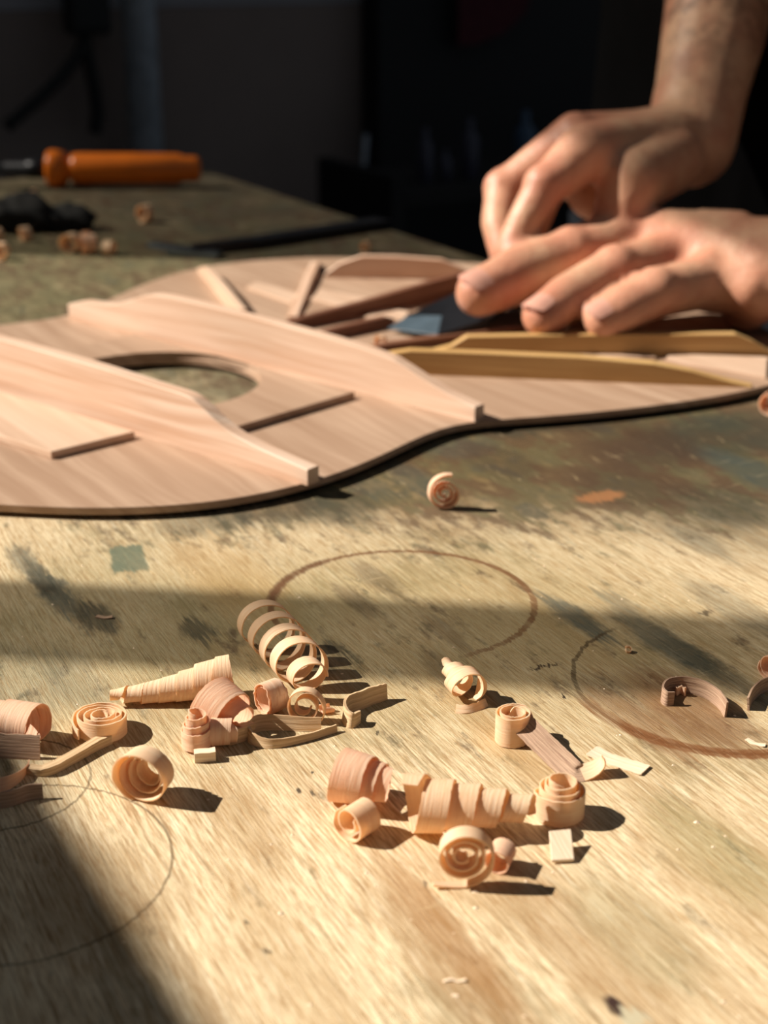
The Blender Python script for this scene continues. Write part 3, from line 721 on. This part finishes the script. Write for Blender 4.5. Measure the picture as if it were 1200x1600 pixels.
shaving(strip_path([(1166, 1157), (1180, 1163), (1196, 1166)], 9, 1.6, flat=True, lift=[2, 0, 1], ragged=1.2), 'chip', 'tiny white sliver near the right frame edge', 'wood_chip', 'chip')
shaving(fit(helix((.2, -.5, .9), 6, 4, 1.2, 1, 5, 1, phase=1), (976, 1008, 988, 1021)), 'shave', 'tiny ring-shaped crumb inside the right hand stain ring', 'wood_chip', 'chip')
# small roll beyond the rings, tail up
C = []
for i in range(110):
    t = i / 109; a = 1.9 - 2.6 * 2 * PI * (1 - t); r = 5 + 19 * t + 7 * max(0, (t - .9) / .1)
    C.append(Vector((r * math.cos(a), 5 * (1 - t), r * math.sin(a))))
shaving(fit(ribbon([Vector((-c.x, c.y, c.z)) for c in C], [Vector((-.22, .97, -.1))] * 110, 15, 3.0), (667, 739, 719, 795)), 'shave_pink', 'small spiral roll alone on the bench in front of the soundboard')
shaving(strip_path([(151, 964), (164, 966), (176, 966)], 8, 1.6, flat=True, lift=[1, 0, 2]), 'shave_grey', 'tiny grey chip on the dark streak at left', 'wood_chip', 'chip')
shaving(strip_path([(692, 1534), (705, 1532), (716, 1534), (728, 1533)], 5, 1.4, flat=True, lift=[0, 2, 0, 3]), 'chip', 'tiny pale splinter at the bottom of the bench', 'wood_chip', 'chip')
shaving(strip_path([(706, 1555), (716, 1557)], 6, 1.4, flat=True), 'chip', 'tiny pale crumb just below the bottom splinter', 'wood_chip', 'chip')
# blurred ones beyond
for (bb, mt, lb, ax) in [((211, 319, 241, 348), 'shave', 'small pale roll on the far bench below the orange handle', (.5, .8, 0)),
                         ((92, 362, 128, 397), 'shave', 'left curl of the blurred pair beside the black cloth', (.3, .9, 0)),
                         ((122, 364, 156, 394), 'shave_pink', 'pink right curl of the blurred pair beside the black cloth', (1, .2, 0)),
                         ((156, 377, 186, 397), 'shave', 'low curl right of the blurred pair', (.8, -.3, 0)),
                         ((-12, 376, 14, 410), 'shave', 'curl cut by the left edge below the black cloth', (.2, .9, 0)),
                         ((28, 354, 52, 376), 'shave', 'small curl in front of the black cloth', (.8, .5, 0)),
                         ((42, 295, 60, 311), 'shave', 'tiny curl behind the black cloth', (.2, .9, 0)),
                         ((-12, 355, 6, 376), 'shave', 'tiny curl cut by the left edge in front of the cloth', (.9, .3, 0)),
                         ((562, 377, 580, 395), 'shave', 'tiny roll on the bench beyond the far strut', (.3, .9, 0))]:
    shaving(fit(helix(ax, 20, 8, 2.4, 10, 24, 2.4, phase=random.random() * 6, seg=24), bb), mt, lb)
shaving(fit(helix((.3, .9, 0), 20, 8, 2.2, 6, 22, 2.6, phase=2, seg=24), (585, 522, 604, 542), zoff=BT), 'shave', 'tiny roll on the soundboard left of the chisel edge')
shaving(fit(helix((.5, .8, 0), 20, 10, 2, 8, 24, 2.6, phase=2, seg=24), (1192, 600, 1222, 660)), 'shave_pink', 'pink curl at the right frame edge beside the soundboard tip')

V = []; F = []; rr_ = random.Random(5)
for i in range(90):
    c = P(rr_.uniform(20, 1180), rr_.uniform(830, 1590)); r0 = rr_.uniform(.00012, .00035) * (1 if i % 6 else 1.7); o = len(V)
    for k in range(5):
        a = 2 * PI * k / 5 + rr_.random(); V.append(c + Vector((math.cos(a) * r0 * 1.4, math.sin(a) * r0, 0)))
    V.append(c + Vector((0, 0, r0 * .8)))
    for k in range(5): F.append((o + k, o + (k + 1) % 5, o + 5))
link('sawdust', mesh('sawdust', V, F), M['chip'], loc=tuple(P(600, 1200)), label='tiny pale sawdust crumbs scattered over the bench', cat='sawdust', kind='stuff')

# ------------------------------------------------------------------ far bench objects
M['orange'] = plain('orange_plastic', rgb(255, 132, 24), 0.35, var=.06)
M['steel'] = plain('dull_steel', rgb(120, 128, 134), 0.35, 0.9)
M['darksteel'] = plain('dark_steel', rgb(46, 48, 54), 0.4, 0.6)
M['bluesteel'] = plain('blued_steel', rgb(150, 176, 196), 0.3, 0.75)
M['rubber'] = plain('black_cloth', rgb(16, 16, 18), 0.85)
def lathe(a, b, prof, mat, parent, name, seg=28):
    a = Vector(a); b = Vector(b); d = (b - a)
    V, F = tube([a + d * t for t, r in prof], [max(r, 1e-5) for t, r in prof], seg)
    return link(name, mesh(name, V, F, True), mat, parent)
a0 = P(78, 291); a0.z = T; a1 = P(315, 291); a1.z = T
kk = proj(P(190, 288))[2] / FPX
hz = T + 27.5 * kk + .0022
A0 = Vector((a0.x, a0.y - .004, hz - .002)); A1 = Vector((a1.x, a1.y - .004, hz - .002))
ch = empty('screwdriver', (A0.x, A0.y, T), 'tool with a bright orange handle lying on the far bench', 'tool')
R_ = 26 * kk
hp = [(.0, .2 * R_), (.005, 1.0 * R_), (.03, 1.12 * R_), (.07, 1.1 * R_), (.12, .98 * R_), (.14, .62 * R_), (.155, .60 * R_), (.165, .86 * R_), (.2, .93 * R_), (.5, .92 * R_), (.86, .9 * R_), (.89, .76 * R_), (.975, .74 * R_), (1.0, .6 * R_), (1.001, .0)]
lathe(A0, A1, hp, M['orange'], ch, 'handle')
lathe(A0 + (A0 - A1) * .28, A0 + (A1 - A0) * .01, [(0, 0), (.001, .42 * R_), (.5, .42 * R_), (.52, .55 * R_), (1, .6 * R_)], M['darksteel'], ch, 'ferrule')
lathe(A0 + (A0 - A1) * .8, A0 + (A0 - A1) * .27, [(0, 0), (.001, .2 * R_), (1, .2 * R_)], M['steel'], ch, 'shaft')
# black crumpled cloth: two lobes
def lump(bbs, name, mat, label, cat_, squ=.5):
    bm = bmesh.new()
    for (x0, y0, x1, y1) in bbs:
        c = P((x0 + x1) / 2, y1 - 4); k2 = proj(c)[2] / FPX; w_ = (x1 - x0) / 2 * k2; h_ = (y1 - y0) * k2 * .86; dp = w_ * squ
        r = bmesh.ops.create_icosphere(bm, subdivisions=4, radius=1)
        for v in r['verts']:
            n = v.co.copy(); f = 1 + .10 * math.sin(5 * n.x + 3 * n.y) + .07 * math.sin(9 * n.y - 4 * n.z) + .05 * math.sin(13 * n.x + 8 * n.z)
            v.co = Vector((c.x + n.x * w_ * f, c.y + dp * .6 + n.y * dp * f, T + max(.0, (n.z * .55 + .42) * h_ * f)))
    me = bpy.data.meshes.new(name); bm.to_mesh(me); bm.free()
    me.polygons.foreach_set('use_smooth', [True] * len(me.polygons))
    return link(name, me, mat, loc=base_of(me), label=label, cat=cat_)
lump([(-40, 306, 85, 368), (50, 322, 148, 366), (10, 300, 70, 350)], 'cloth', M['rubber'], 'crumpled black cloth lying at the left of the far bench', 'cloth', .7)
# pliers-like steel tool with a long dark handle
tl = empty('file', tuple(P(320, 405)), 'dark file with grey tang lying beyond the soundboard', 'file')
def bar(p, q, w0, w1, h, z0, mat, parent, name):
    p = Vector(p); q = Vector(q); d = (q - p); d.z = 0; d.normalize(); n = Vector((-d.y, d.x, 0)); V = []
    for (c, ww) in ((p, w0), (q, w1)):
        for s in (-1, 1):
            for z in (z0, z0 + h): V.append((c.x + n.x * s * ww / 2, c.y + n.y * s * ww / 2, T + z))
    F = [(0, 1, 3, 2), (4, 6, 7, 5), (0, 4, 5, 1), (2, 3, 7, 6), (1, 5, 7, 3), (0, 2, 6, 4)]
    bm = bmesh.new(); vs = [bm.verts.new(v) for v in V]
    for f in F: bm.faces.new([vs[i] for i in f])
    bmesh.ops.recalc_face_normals(bm, faces=bm.faces); bmesh.ops.bevel(bm, geom=bm.edges[:], offset=min(w0, w1, h) * .2, segments=2, affect='EDGES')
    me = bpy.data.meshes.new(name); bm.to_mesh(me); bm.free()
    return link(name, me, mat, parent)
bar(P(385, 388), P(600, 354), .014, .018, .005, .0, M['darksteel'], tl, 'file_blade')
bar(P(300, 398), P(392, 387), .006, .013, .005, .0005, M['darksteel'], tl, 'shoulder')
bar(P(236, 386), P(330, 402), .007, .012, .003, .0, M['steel'], tl, 'tang')
bar(P(262, 400), P(345, 404), .004, .010, .0035, .0, M['steel'], tl, 'tang_side')

# chisel under the pressing finger
cz = BT + .0062
cs = empty('chisel', tuple(P(690, 510, BT)), 'wide steel chisel blade pressed flat under the index finger', 'chisel')
def prism(top, t, mat, parent, name):
    tp = [P(*c) for c in top]; n = len(tp); V = tp + [p - Vector((0, 0, t)) for p in tp]
    F = [tuple(range(n)), tuple(range(2 * n - 1, n - 1, -1))] + [(i, i + n, (i + 1) % n + n, (i + 1) % n) for i in range(n)]
    bm = bmesh.new(); vs = [bm.verts.new(v) for v in V]
    for f in F: bm.faces.new([vs[i] for i in f])
    bmesh.ops.recalc_face_normals(bm, faces=bm.faces)
    me = bpy.data.meshes.new(name); bm.to_mesh(me); bm.free(); return link(name, me, mat, parent)
prism([(606, 512, cz - .004), (640, 492, cz - .0012), (690, 493, cz + .0004), (684, 522, cz - .002)], .0006, M['bluesteel'], cs, 'bevel')
prism([(640, 491, cz - .0005), (722, 452, cz + .004), (800, 470, cz + .004), (760, 500, cz + .002), (684, 522, cz - .0015), (690, 492, cz)], .0022, M['darksteel'], cs, 'blade')
prism([(722, 452, cz + .004), (850, 420, cz + .010), (905, 448, cz + .010), (800, 476, cz + .004)], .003, M['darksteel'], cs, 'shank')

# ------------------------------------------------------------------ background things in the dark
M['pipe'] = plain('grey_pipe_paint', rgb(168, 176, 186), 0.5)
M['cable'] = plain('black_rubber_cable', rgb(14, 14, 15), 0.6)
M['red'] = plain('red_plastic', rgb(150, 26, 18), 0.5)
M['maroon'] = plain('maroon_cloth', rgb(74, 16, 30), 0.9)
def bwall(px, py, off=0.0):         # sight line meets the back wall, off metres in front of it
    d = ray(px, py); k = (-(1.93 - off)) / d.dot(G); return Vector((0, 0, T + CH)) + d * k
pa = bwall(216, 10, .06)
V, F = tube([(pa.x, pa.y, 0), (pa.x, pa.y, 2.4)], [.022, .022], 20)
link('wall_pipe', mesh('wall_pipe', V, F, True), M['pipe'], loc=(pa.x, pa.y, 0), label='grey vertical pipe on the dark back wall', cat='pipe')
# plug with red switch and two cords
def cable(pxs, r, name, mat, parent=None, off=.05, **kw):
    pts = [bwall(*q, off) for q in pxs]; C = []
    for i in range(len(pts) - 1):
        for j in range(6):
            t = j / 6; p0, p1, p2, p3 = pts[max(i - 1, 0)], pts[i], pts[i + 1], pts[min(i + 2, len(pts) - 1)]
            C.append(0.5 * (2 * p1 + (p2 - p0) * t + (2 * p0 - 5 * p1 + 4 * p2 - p3) * t * t + (3 * p1 - p0 - 3 * p2 + p3) * t ** 3))
    C.append(pts[-1]); V, F = tube(C, [r] * len(C), 12)
    return link(name, mesh(name, V, F, True), mat, parent, **kw)
pl = empty('power_plug', tuple(bwall(135, 20, .05)), 'black plug with red switch and hanging cords on the back wall', 'plug')
q = bwall(135, 8, .05)
link('plug_body', box('plug_body', q, N, G, .055, .035, q.z - .035, q.z + .05, .008), M['cable'], pl)
q = bwall(158, 10, .03); link('switch', box('switch', q, N, G, .018, .012, q.z - .015, q.z + .012, .003), M['red'], pl)
cable([(133, 30), (130, 70), (100, 115), (60, 155), (10, 198)], .008, 'cord', M['cable'], pl)
cable([(133, 30), (135, 75), (146, 130), (152, 175), (148, 208)], .0085, 'cord', M['cable'], pl)
# black door right of the wall
d0 = bwall(578, 200, .03); sN = N.dot(d0)
c = -G * 1.90 + N * (sN + 1.3)
link('door_1', box('door_1', c, N, G, 2.6, .05, 0, 2.1, .004), M['black'], kind='structure', loc=(c.x, c.y, 0))
pa = bwall(566, 300, .16); pb = bwall(560, 200, .16); pc = bwall(573, 335, .16)
V, F = tube([bwall(572, 210, .12), bwall(566, 290, .12), bwall(556, 335, .12), bwall(550, 420, .12)], [.004] * 4, 10)
link('thin_hose', mesh('thin_hose', V, F, True), M['pipe'], loc=tuple(bwall(556, 335, .12)), label='thin grey hose hanging beside the dark door', cat='hose')
# dark shelf with dim bottles behind the hands
M['shelfwood'] = plain('dark_shelf', rgb(30, 27, 28), 0.8)
M['bluebottle'] = plain('dull_blue_bottle', rgb(58, 84, 112), 0.4)
M['greybottle'] = plain('dull_grey_bottle', rgb(66, 66, 84), 0.4)
gs = -1.62
def onshelf(px, py):
    d = ray(px, py); k = gs / d.dot(G); return Vector((0, 0, T + CH)) + d * k
s0 = onshelf(690, 292); sz = s0.z
shn = N.dot(s0)
sh = empty('shelf_unit', (s0.x, s0.y, 0), 'low dark shelf standing in the shadow behind the hands', 'shelf')
cs_ = G * (gs - .09) + N * (shn + .27)
link('shelf_board', box('shelf_board', cs_, N, G, .66, .2, sz - .02, sz, .002), M['shelfwood'], sh)
link('shelf_board', box('shelf_board', cs_, N, G, .66, .2, sz - .32, sz - .30, .002), M['shelfwood'], sh)
for s in (-1, 1):
    link('side_panel', box('side_panel', cs_ + N * (s * .34), N, G, .02, .2, 0, sz + .02, .002), M['shelfwood'], sh)
for (px, y0, wd, mt, lb) in ((690, 205, 24, 'greybottle', 'slim dim grey bottle leftmost on the dark shelf'), (722, 240, 20, 'greybottle', 'short dim bottle second from left on the dark shelf'), (760, 190, 28, 'greybottle', 'dim grey bottle in the middle of the dark shelf'), (846, 178, 34, 'bluebottle', 'dull blue bottle just behind the raised knuckle')):
    b = onshelf(px, 250); kb = proj(b)[2] / FPX; p = Vector((b.x, b.y, sz)) - G * .04; h = (onshelf(px, y0).z - sz); r = wd / 2 * kb
    V, F = tube([p + Vector((0, 0, h * t)) for t in (0, .02, .7, .8, .82, 1)], [r * .9, r, r, r * .45, r * .4, r * .4], 20)
    link('bottle', mesh('bottle', V, F, True), M[mt], loc=tuple(p), label=lb, cat='bottle')
# maroon cloth hanging on the door
tri = [(716, -30), (716, 72), (742, 70), (790, 50), (822, 20), (838, -30)]
V = [bwall(a, b, .08) for a, b in tri]; V2 = [bwall(a, b, .07) for a, b in tri]
n = len(tri); F = [tuple(range(n)), tuple(range(2 * n - 1, n - 1, -1))] + [(i, i + n, (i + 1) % n + n, (i + 1) % n) for i in range(n)]
link('cloth', mesh('cloth', V + V2, F), M['maroon'], loc=tuple(V2[2]), label='dark maroon cloth hanging on the black door', cat='cloth')

# ------------------------------------------------------------------ the person
def skin_material():
    m = NT('skin'); co = m.coord('Object')
    n1 = m.noise(co, 38, 4); n2 = m.noise(co, 160, 3); n3 = m.noise(m.vm('MULTIPLY', co, (900, 900, 300)), 1, 3)
    col = m.mix(m.rng(n1, .35, .68), rgb(206, 164, 134), rgb(188, 134, 108))
    col = m.mix(m.math('MULTIPLY', m.rng(n2, .5, .75), .3), col, rgb(172, 112, 88))
    col = m.mix(m.math('MULTIPLY', m.rng(n3, .58, .7), .22), col, rgb(120, 72, 52))
    fl = m.n('ShaderNodeVertexColor', layer_name='flush'); sp_ = m.n('ShaderNodeSeparateColor'); m.put(sp_.inputs[0], fl.outputs[0])
    col = m.mix(m.math('MULTIPLY', sp_.outputs[0], .35), col, rgb(206, 128, 106))
    col = m.mix(m.math('MULTIPLY', m.math('MULTIPLY', sp_.outputs[1], .6), m.rng(m.noise(co, 90, 5, .7), .42, .58)), col, rgb(84, 58, 44))
    m.put(m.b.inputs['Base Color'], col); m.b.inputs['Roughness'].default_value = .5
    m.b.inputs['Subsurface Weight'].default_value = .15; m.b.inputs['Subsurface Radius'].default_value = (.008, .003, .0015); m.b.inputs['Subsurface Scale'].default_value = .5
    m.bump(m.math('ADD', n2, m.math('MULTIPLY', m.noise(co, 600, 3), .4)), .35, .0012); return m.m
M['skin'] = skin_material()
M['nail'] = plain('fingernail', rgb(214, 160, 142), 0.4, var=.03)
def chain(pts):
    """tapered limb from (point, radius) joints, closed"""
    V, F = [], []
    P_ = []
    for i in range(len(pts) - 1):
        (a, ra), (b, rb) = pts[i], pts[i + 1]
        for j in range(6): t = j / 6; P_.append((a.lerp(b, t), ra + (rb - ra) * t))
    P_.append(pts[-1])
    parts = []
    for i in range(len(pts) - 1):
        (a, ra), (b, rb) = pts[i], pts[i + 1]; parts.append(tube([a, b], [ra, rb], 18))
    for p, r in pts: parts.append(ball(p, r))
    return join(*parts)
def ball(p, r, sc3=(1, 1, 1)):
    V, F = [], []; nu, nv = 18, 10
    V.append(p + Vector((0, 0, r * sc3[2])))
    for i in range(1, nv):
        th = PI * i / nv
        for j in range(nu):
            a = 2 * PI * j / nu; V.append(p + Vector((math.sin(th) * math.cos(a) * r * sc3[0], math.sin(th) * math.sin(a) * r * sc3[1], math.cos(th) * r * sc3[2])))
    V.append(p - Vector((0, 0, r * sc3[2])))
    for j in range(nu): F.append((0, 1 + j, 1 + (j + 1) % nu)); F.append((len(V) - 1, 1 + (nv - 2) * nu + (j + 1) % nu, 1 + (nv - 2) * nu + j))
    for i in range(nv - 2):
        for j in range(nu):
            a = 1 + i * nu + j; b = 1 + i * nu + (j + 1) % nu; F.append((a, a + nu, b + nu, b))
    return V, F
mm = .001
# left hand (lower): index farthest from the viewer
L_w = W(1275, 418, .605)
LI = [(W(985, 368, .640), 12.5 * mm), (W(888, 402, .626), 12.2 * mm), (W(806, 433, .612), 12.2 * mm), (W(748, 458, .600), 10.0 * mm)]
LM = [(W(1050, 405, .625), 12 * mm), (W(958, 425, .606), 10.4 * mm), (W(886, 467, .594), 10.2 * mm), (W(848, 494, .584), 8.8 * mm)]
LR = [(W(1105, 440, .608), 11.5 * mm), (W(1020, 460, .590), 10.2 * mm), (W(975, 482, .584), 9.6 * mm), (W(942, 499, .580), 8.3 * mm)]
LP = [(W(1175, 450, .600), 11 * mm), (W(1180, 470, .605), 10.5 * mm), (W(1168, 482, .612), 9.6 * mm), (W(1160, 484, .618), 9.0 * mm)]
LT = [(W(1150, 400, .650), 14 * mm), (W(1030, 420, .668), 12 * mm), (W(930, 440, .665), 10 * mm), (W(870, 450, .650), 8.5 * mm)]
parts = [chain(c) for c in (LI, LM, LR, LP, LT)]
for c, r in ((LI, 17), (LM, 18), (LR, 17), (LP, 15)): parts.append(chain([(c[0][0] + Vector((.002, 0, -.002)), c[0][1]), (c[0][0].lerp(L_w, .5) + Vector((0, 0, -.001)), r * mm * .95), (L_w, 20 * mm)]))
for c in (LI, LM, LR):                       # knuckles and tendons
    parts.append(ball(c[0][0] + Vector((0, 0, .004)), 9.5 * mm)); parts.append(ball(c[1][0] + Vector((.001, 0, .0012)), c[1][1] * 1.04))
    parts.append(chain([(c[0][0] + Vector((0, 0, .009)), 3.2 * mm), (c[0][0].lerp(L_w, .6) + Vector((0, 0, .0165)), 2.6 * mm)]))
L_e = Vector((.385, .70, T + .115)); L_s = Vector((.36, .70, T + .40))
parts.append(chain([(L_w, 24 * mm), (L_w.lerp(L_e, .25), 26 * mm), (L_w.lerp(L_e, .7), 38 * mm), (L_e, 40 * mm), (L_s, 48 * mm)]))
# right hand (upper): pinching the chisel, thumb nearest
R_w = W(1078, 222, .705)
RI = [(W(912, 240, .650), 12.5 * mm), (W(852, 292, .638), 9.0 * mm), (W(820, 345, .632), 7.8 * mm), (W(798, 392, .628), 7.2 * mm)]
RM = [(W(898, 217, .672), 11.5 * mm), (W(788, 297, .668), 9.0 * mm), (W(779, 348, .655), 8.0 * mm), (W(790, 396, .645), 7.4 * mm)]
RR = [(W(935, 232, .700), 11.5 * mm), (W(856, 290, .695), 8.6 * mm), (W(836, 345, .680), 7.6 * mm), (W(818, 392, .668), 7 * mm)]
RP = [(W(965, 250, .720), 10.5 * mm), (W(925, 280, .715), 8.4 * mm), (W(936, 322, .695), 7.8 * mm), (W(948, 350, .675), 7.4 * mm)]
RT = [(W(1050, 250, .680), 15 * mm), (W(985, 286, .648), 14.5 * mm), (W(962, 352, .640), 11 * mm), (W(915, 400, .634), 8.8 * mm)]
parts += [chain(c) for c in (RI, RM, RR, RP, RT)]
for c, r in ((RI, 15), (RM, 14), (RR, 14), (RP, 14)): parts.append(chain([(c[0][0], c[0][1]), (c[0][0].lerp(R_w, .5), r * mm), (R_w, 19 * mm)]))
for c in (RI, RM): parts.append(ball(c[1][0] + Vector((-.0006, 0, .0008)), c[1][1] * 1.06))
parts.append(ball(W(918, 272, .682), 15 * mm)); parts.append(ball(W(925, 305, .675), 11 * mm))
parts.append(ball(RM[0][0] + Vector((.0, -.003, .002)), 10.5 * mm))
R_e = Vector((.205, .868, T + .25)); R_s = Vector((.16, 1.01, T + .42))
parts.append(chain([(R_w, 21.5 * mm), (R_w.lerp(R_e, .12), 22 * mm), (R_w.lerp(R_e, .3), 26 * mm), (R_w.lerp(R_e, .65), 36 * mm), (R_e, 38 * mm), (R_s, 48 * mm)]))
# torso inside the clothes
TC = N * .64 - G * .60
parts.append(chain([(R_s, 50 * mm), (Vector((TC.x, TC.y, T + .40)), 70 * mm), (L_s, 50 * mm)]))
parts.append(chain([(Vector((TC.x, TC.y, T + .38)), 90 * mm), (Vector((TC.x, TC.y, T + .0)), 80 * mm)]))
V, F = join(*parts)
tmp = bpy.data.objects.new('t', mesh('t', V, F)); COL.objects.link(tmp)
r = tmp.modifiers.new('r', 'REMESH'); r.mode = 'VOXEL'; r.voxel_size = .0018; r.use_smooth_shade = True
s = tmp.modifiers.new('s', 'SMOOTH'); s.factor = .6; s.iterations = 7
bpy.context.view_layer.update()
bm_ = bpy.data.meshes.new_from_object(tmp.evaluated_get(bpy.context.evaluated_depsgraph_get()))
bpy.data.objects.remove(tmp)
bm_.name = 'body'; bm_.polygons.foreach_set('use_smooth', [True] * len(bm_.polygons))
pr = empty('person', (TC.x, TC.y, 0), 'person in dark clothes leaning over the bench, pressing a chisel with both hands', 'person')
co_ = np.empty(len(bm_.vertices) * 3); bm_.vertices.foreach_get('co', co_); co_ = co_.reshape(-1, 3); red = np.zeros(len(co_))
for c in (LI, LM, LR, LP, RI, RM, RR):
    for j, rr in ((0, .011), (1, .009), (3, .012)):
        dd = np.linalg.norm(co_ - np.array(c[j][0]), axis=1) - c[j][1]; red = np.maximum(red, np.clip(1 - dd / rr, 0, 1) * (np.linalg.norm(co_ - np.array(c[j][0]), axis=1) < c[j][1] + rr))
arm = np.clip((co_[:, 2] - (T + .085)) / .05, 0, 1)
at = bm_.color_attributes.new('flush', 'FLOAT_COLOR', 'POINT'); q_ = np.stack([red, arm, red, np.ones(len(red))], 1).astype(np.float32); at.data.foreach_set('color', q_.ravel())
link('body', bm_, M['skin'], pr)
# nails
def nail(c, mat, side):
    tip, r = c[3]; prev = c[2][0]; d = (tip - prev).normalized(); side = Vector(side).normalized(); up = (side - d * side.dot(d)).normalized(); s = d.cross(up)
    V = []; F = []; nu, nv = 8, 6
    cc_ = tip + d * (r * .15)
    for i in range(nu + 1):
        for j in range(nv + 1):
            a = (j / nv - .5) * 1.5; x = (i / nu - .5) * 1.25 * r
            e_ = math.sqrt(max(0, 1 - (2 * i / nu - 1) ** 4)) * .6 + .4; a *= e_
            rr = r * .985 - .00015 + .0003
            V.append(cc_ + d * x + up * (rr * math.cos(a) - max(0, x) ** 2 * 26) + s * (rr * math.sin(a)))
    n1 = len(V); V += [v - up * .0009 for v in V]
    for i in range(nu):
        for j in range(nv):
            a = i * (nv + 1) + j; F.append((a, a + 1, a + nv + 2, a + nv + 1)); F.append((n1 + a + nv + 1, n1 + a + nv + 2, n1 + a + 1, n1 + a))
    link('fingernail', mesh('fingernail', V, F, True), mat, pr)
nail(LI, M['nail'], (-.3, -.55, .8)); nail(LM, M['nail'], (-.5, -.5, .7)); nail(LR, M['nail'], (-.5, -.5, .7))
# clothes
M['shirt'] = plain('black_shirt', rgb(9, 9, 11), 0.95, scale=40); M['shirt'].node_tree.nodes['Principled BSDF'].inputs['Specular IOR Level'].default_value = 0.05
M['jeans'] = plain('dark_blue_trousers', rgb(20, 30, 44), 0.9, scale=120)
def ering(c, a, b, z, n=40):
    out = []
    for i in range(n):
        t = 2 * PI * i / n; f = 1 + .02 * math.sin(5 * t + z * 30)
        p = c + G * (a * math.cos(t) * f) + N * (b * math.sin(t) * f); out.append(Vector((p.x, p.y, z)))
    return out
def rings(R):
    V = [p for r in R for p in r]; n = len(R[0]); F = []
    for i in range(len(R) - 1):
        for k in range(n): F.append((i * n + k, i * n + (k + 1) % n, (i + 1) * n + (k + 1) % n, (i + 1) * n + k))
    F.append(tuple(range(n))[::-1]); F.append(tuple(range((len(R) - 1) * n, len(R) * n))); return V, F
tz = [(-.16, .19, .13), (0, .18, .12), (.12, .17, .12), (.28, .19, .13), (.40, .20, .11), (.46, .12, .09), (.50, .06, .06)]
TCc = Vector((TC.x, TC.y, 0))
torso = rings([ering(TCc, a, b, T + z) for z, a, b in tz])
sl_l = tube([L_s.lerp(L_e, -.1), L_s, L_s.lerp(L_e, .4), L_s.lerp(L_e, .75)], [.05, .066, .062, .060], 24)
sl_r = tube([R_s.lerp(R_e, -.1), R_s, R_s.lerp(R_e, .4), R_s.lerp(R_e, .8)], [.05, .066, .062, .060], 24)
V, F = join(torso, sl_l, sl_r); link('shirt', mesh('shirt', V, F, True), M['shirt'], pr)
tr = rings([ering(TCc, .185, .125, T - .30), ering(TCc, .19, .13, T - .1), ering(TCc, .187, .127, T - .0)])
lg = [tube([TCc + G * s * .10 + Vector((0, 0, T - .22)), TCc + G * s * .11 + Vector((0, 0, .45)), TCc + G * s * .11 + Vector((0, 0, .06))], [.095, .075, .06], 24) for s in (-1, 1)]
V, F = join(tr, *lg); link('trousers', mesh('trousers', V, F, True), M['jeans'], pr)
for s in (-1, 1):
    c = TCc + G * s * .11 - N * .04; link('shoe', box('shoe', c, N, G, .27, .09, 0, .08, .02), M['cable'], pr)
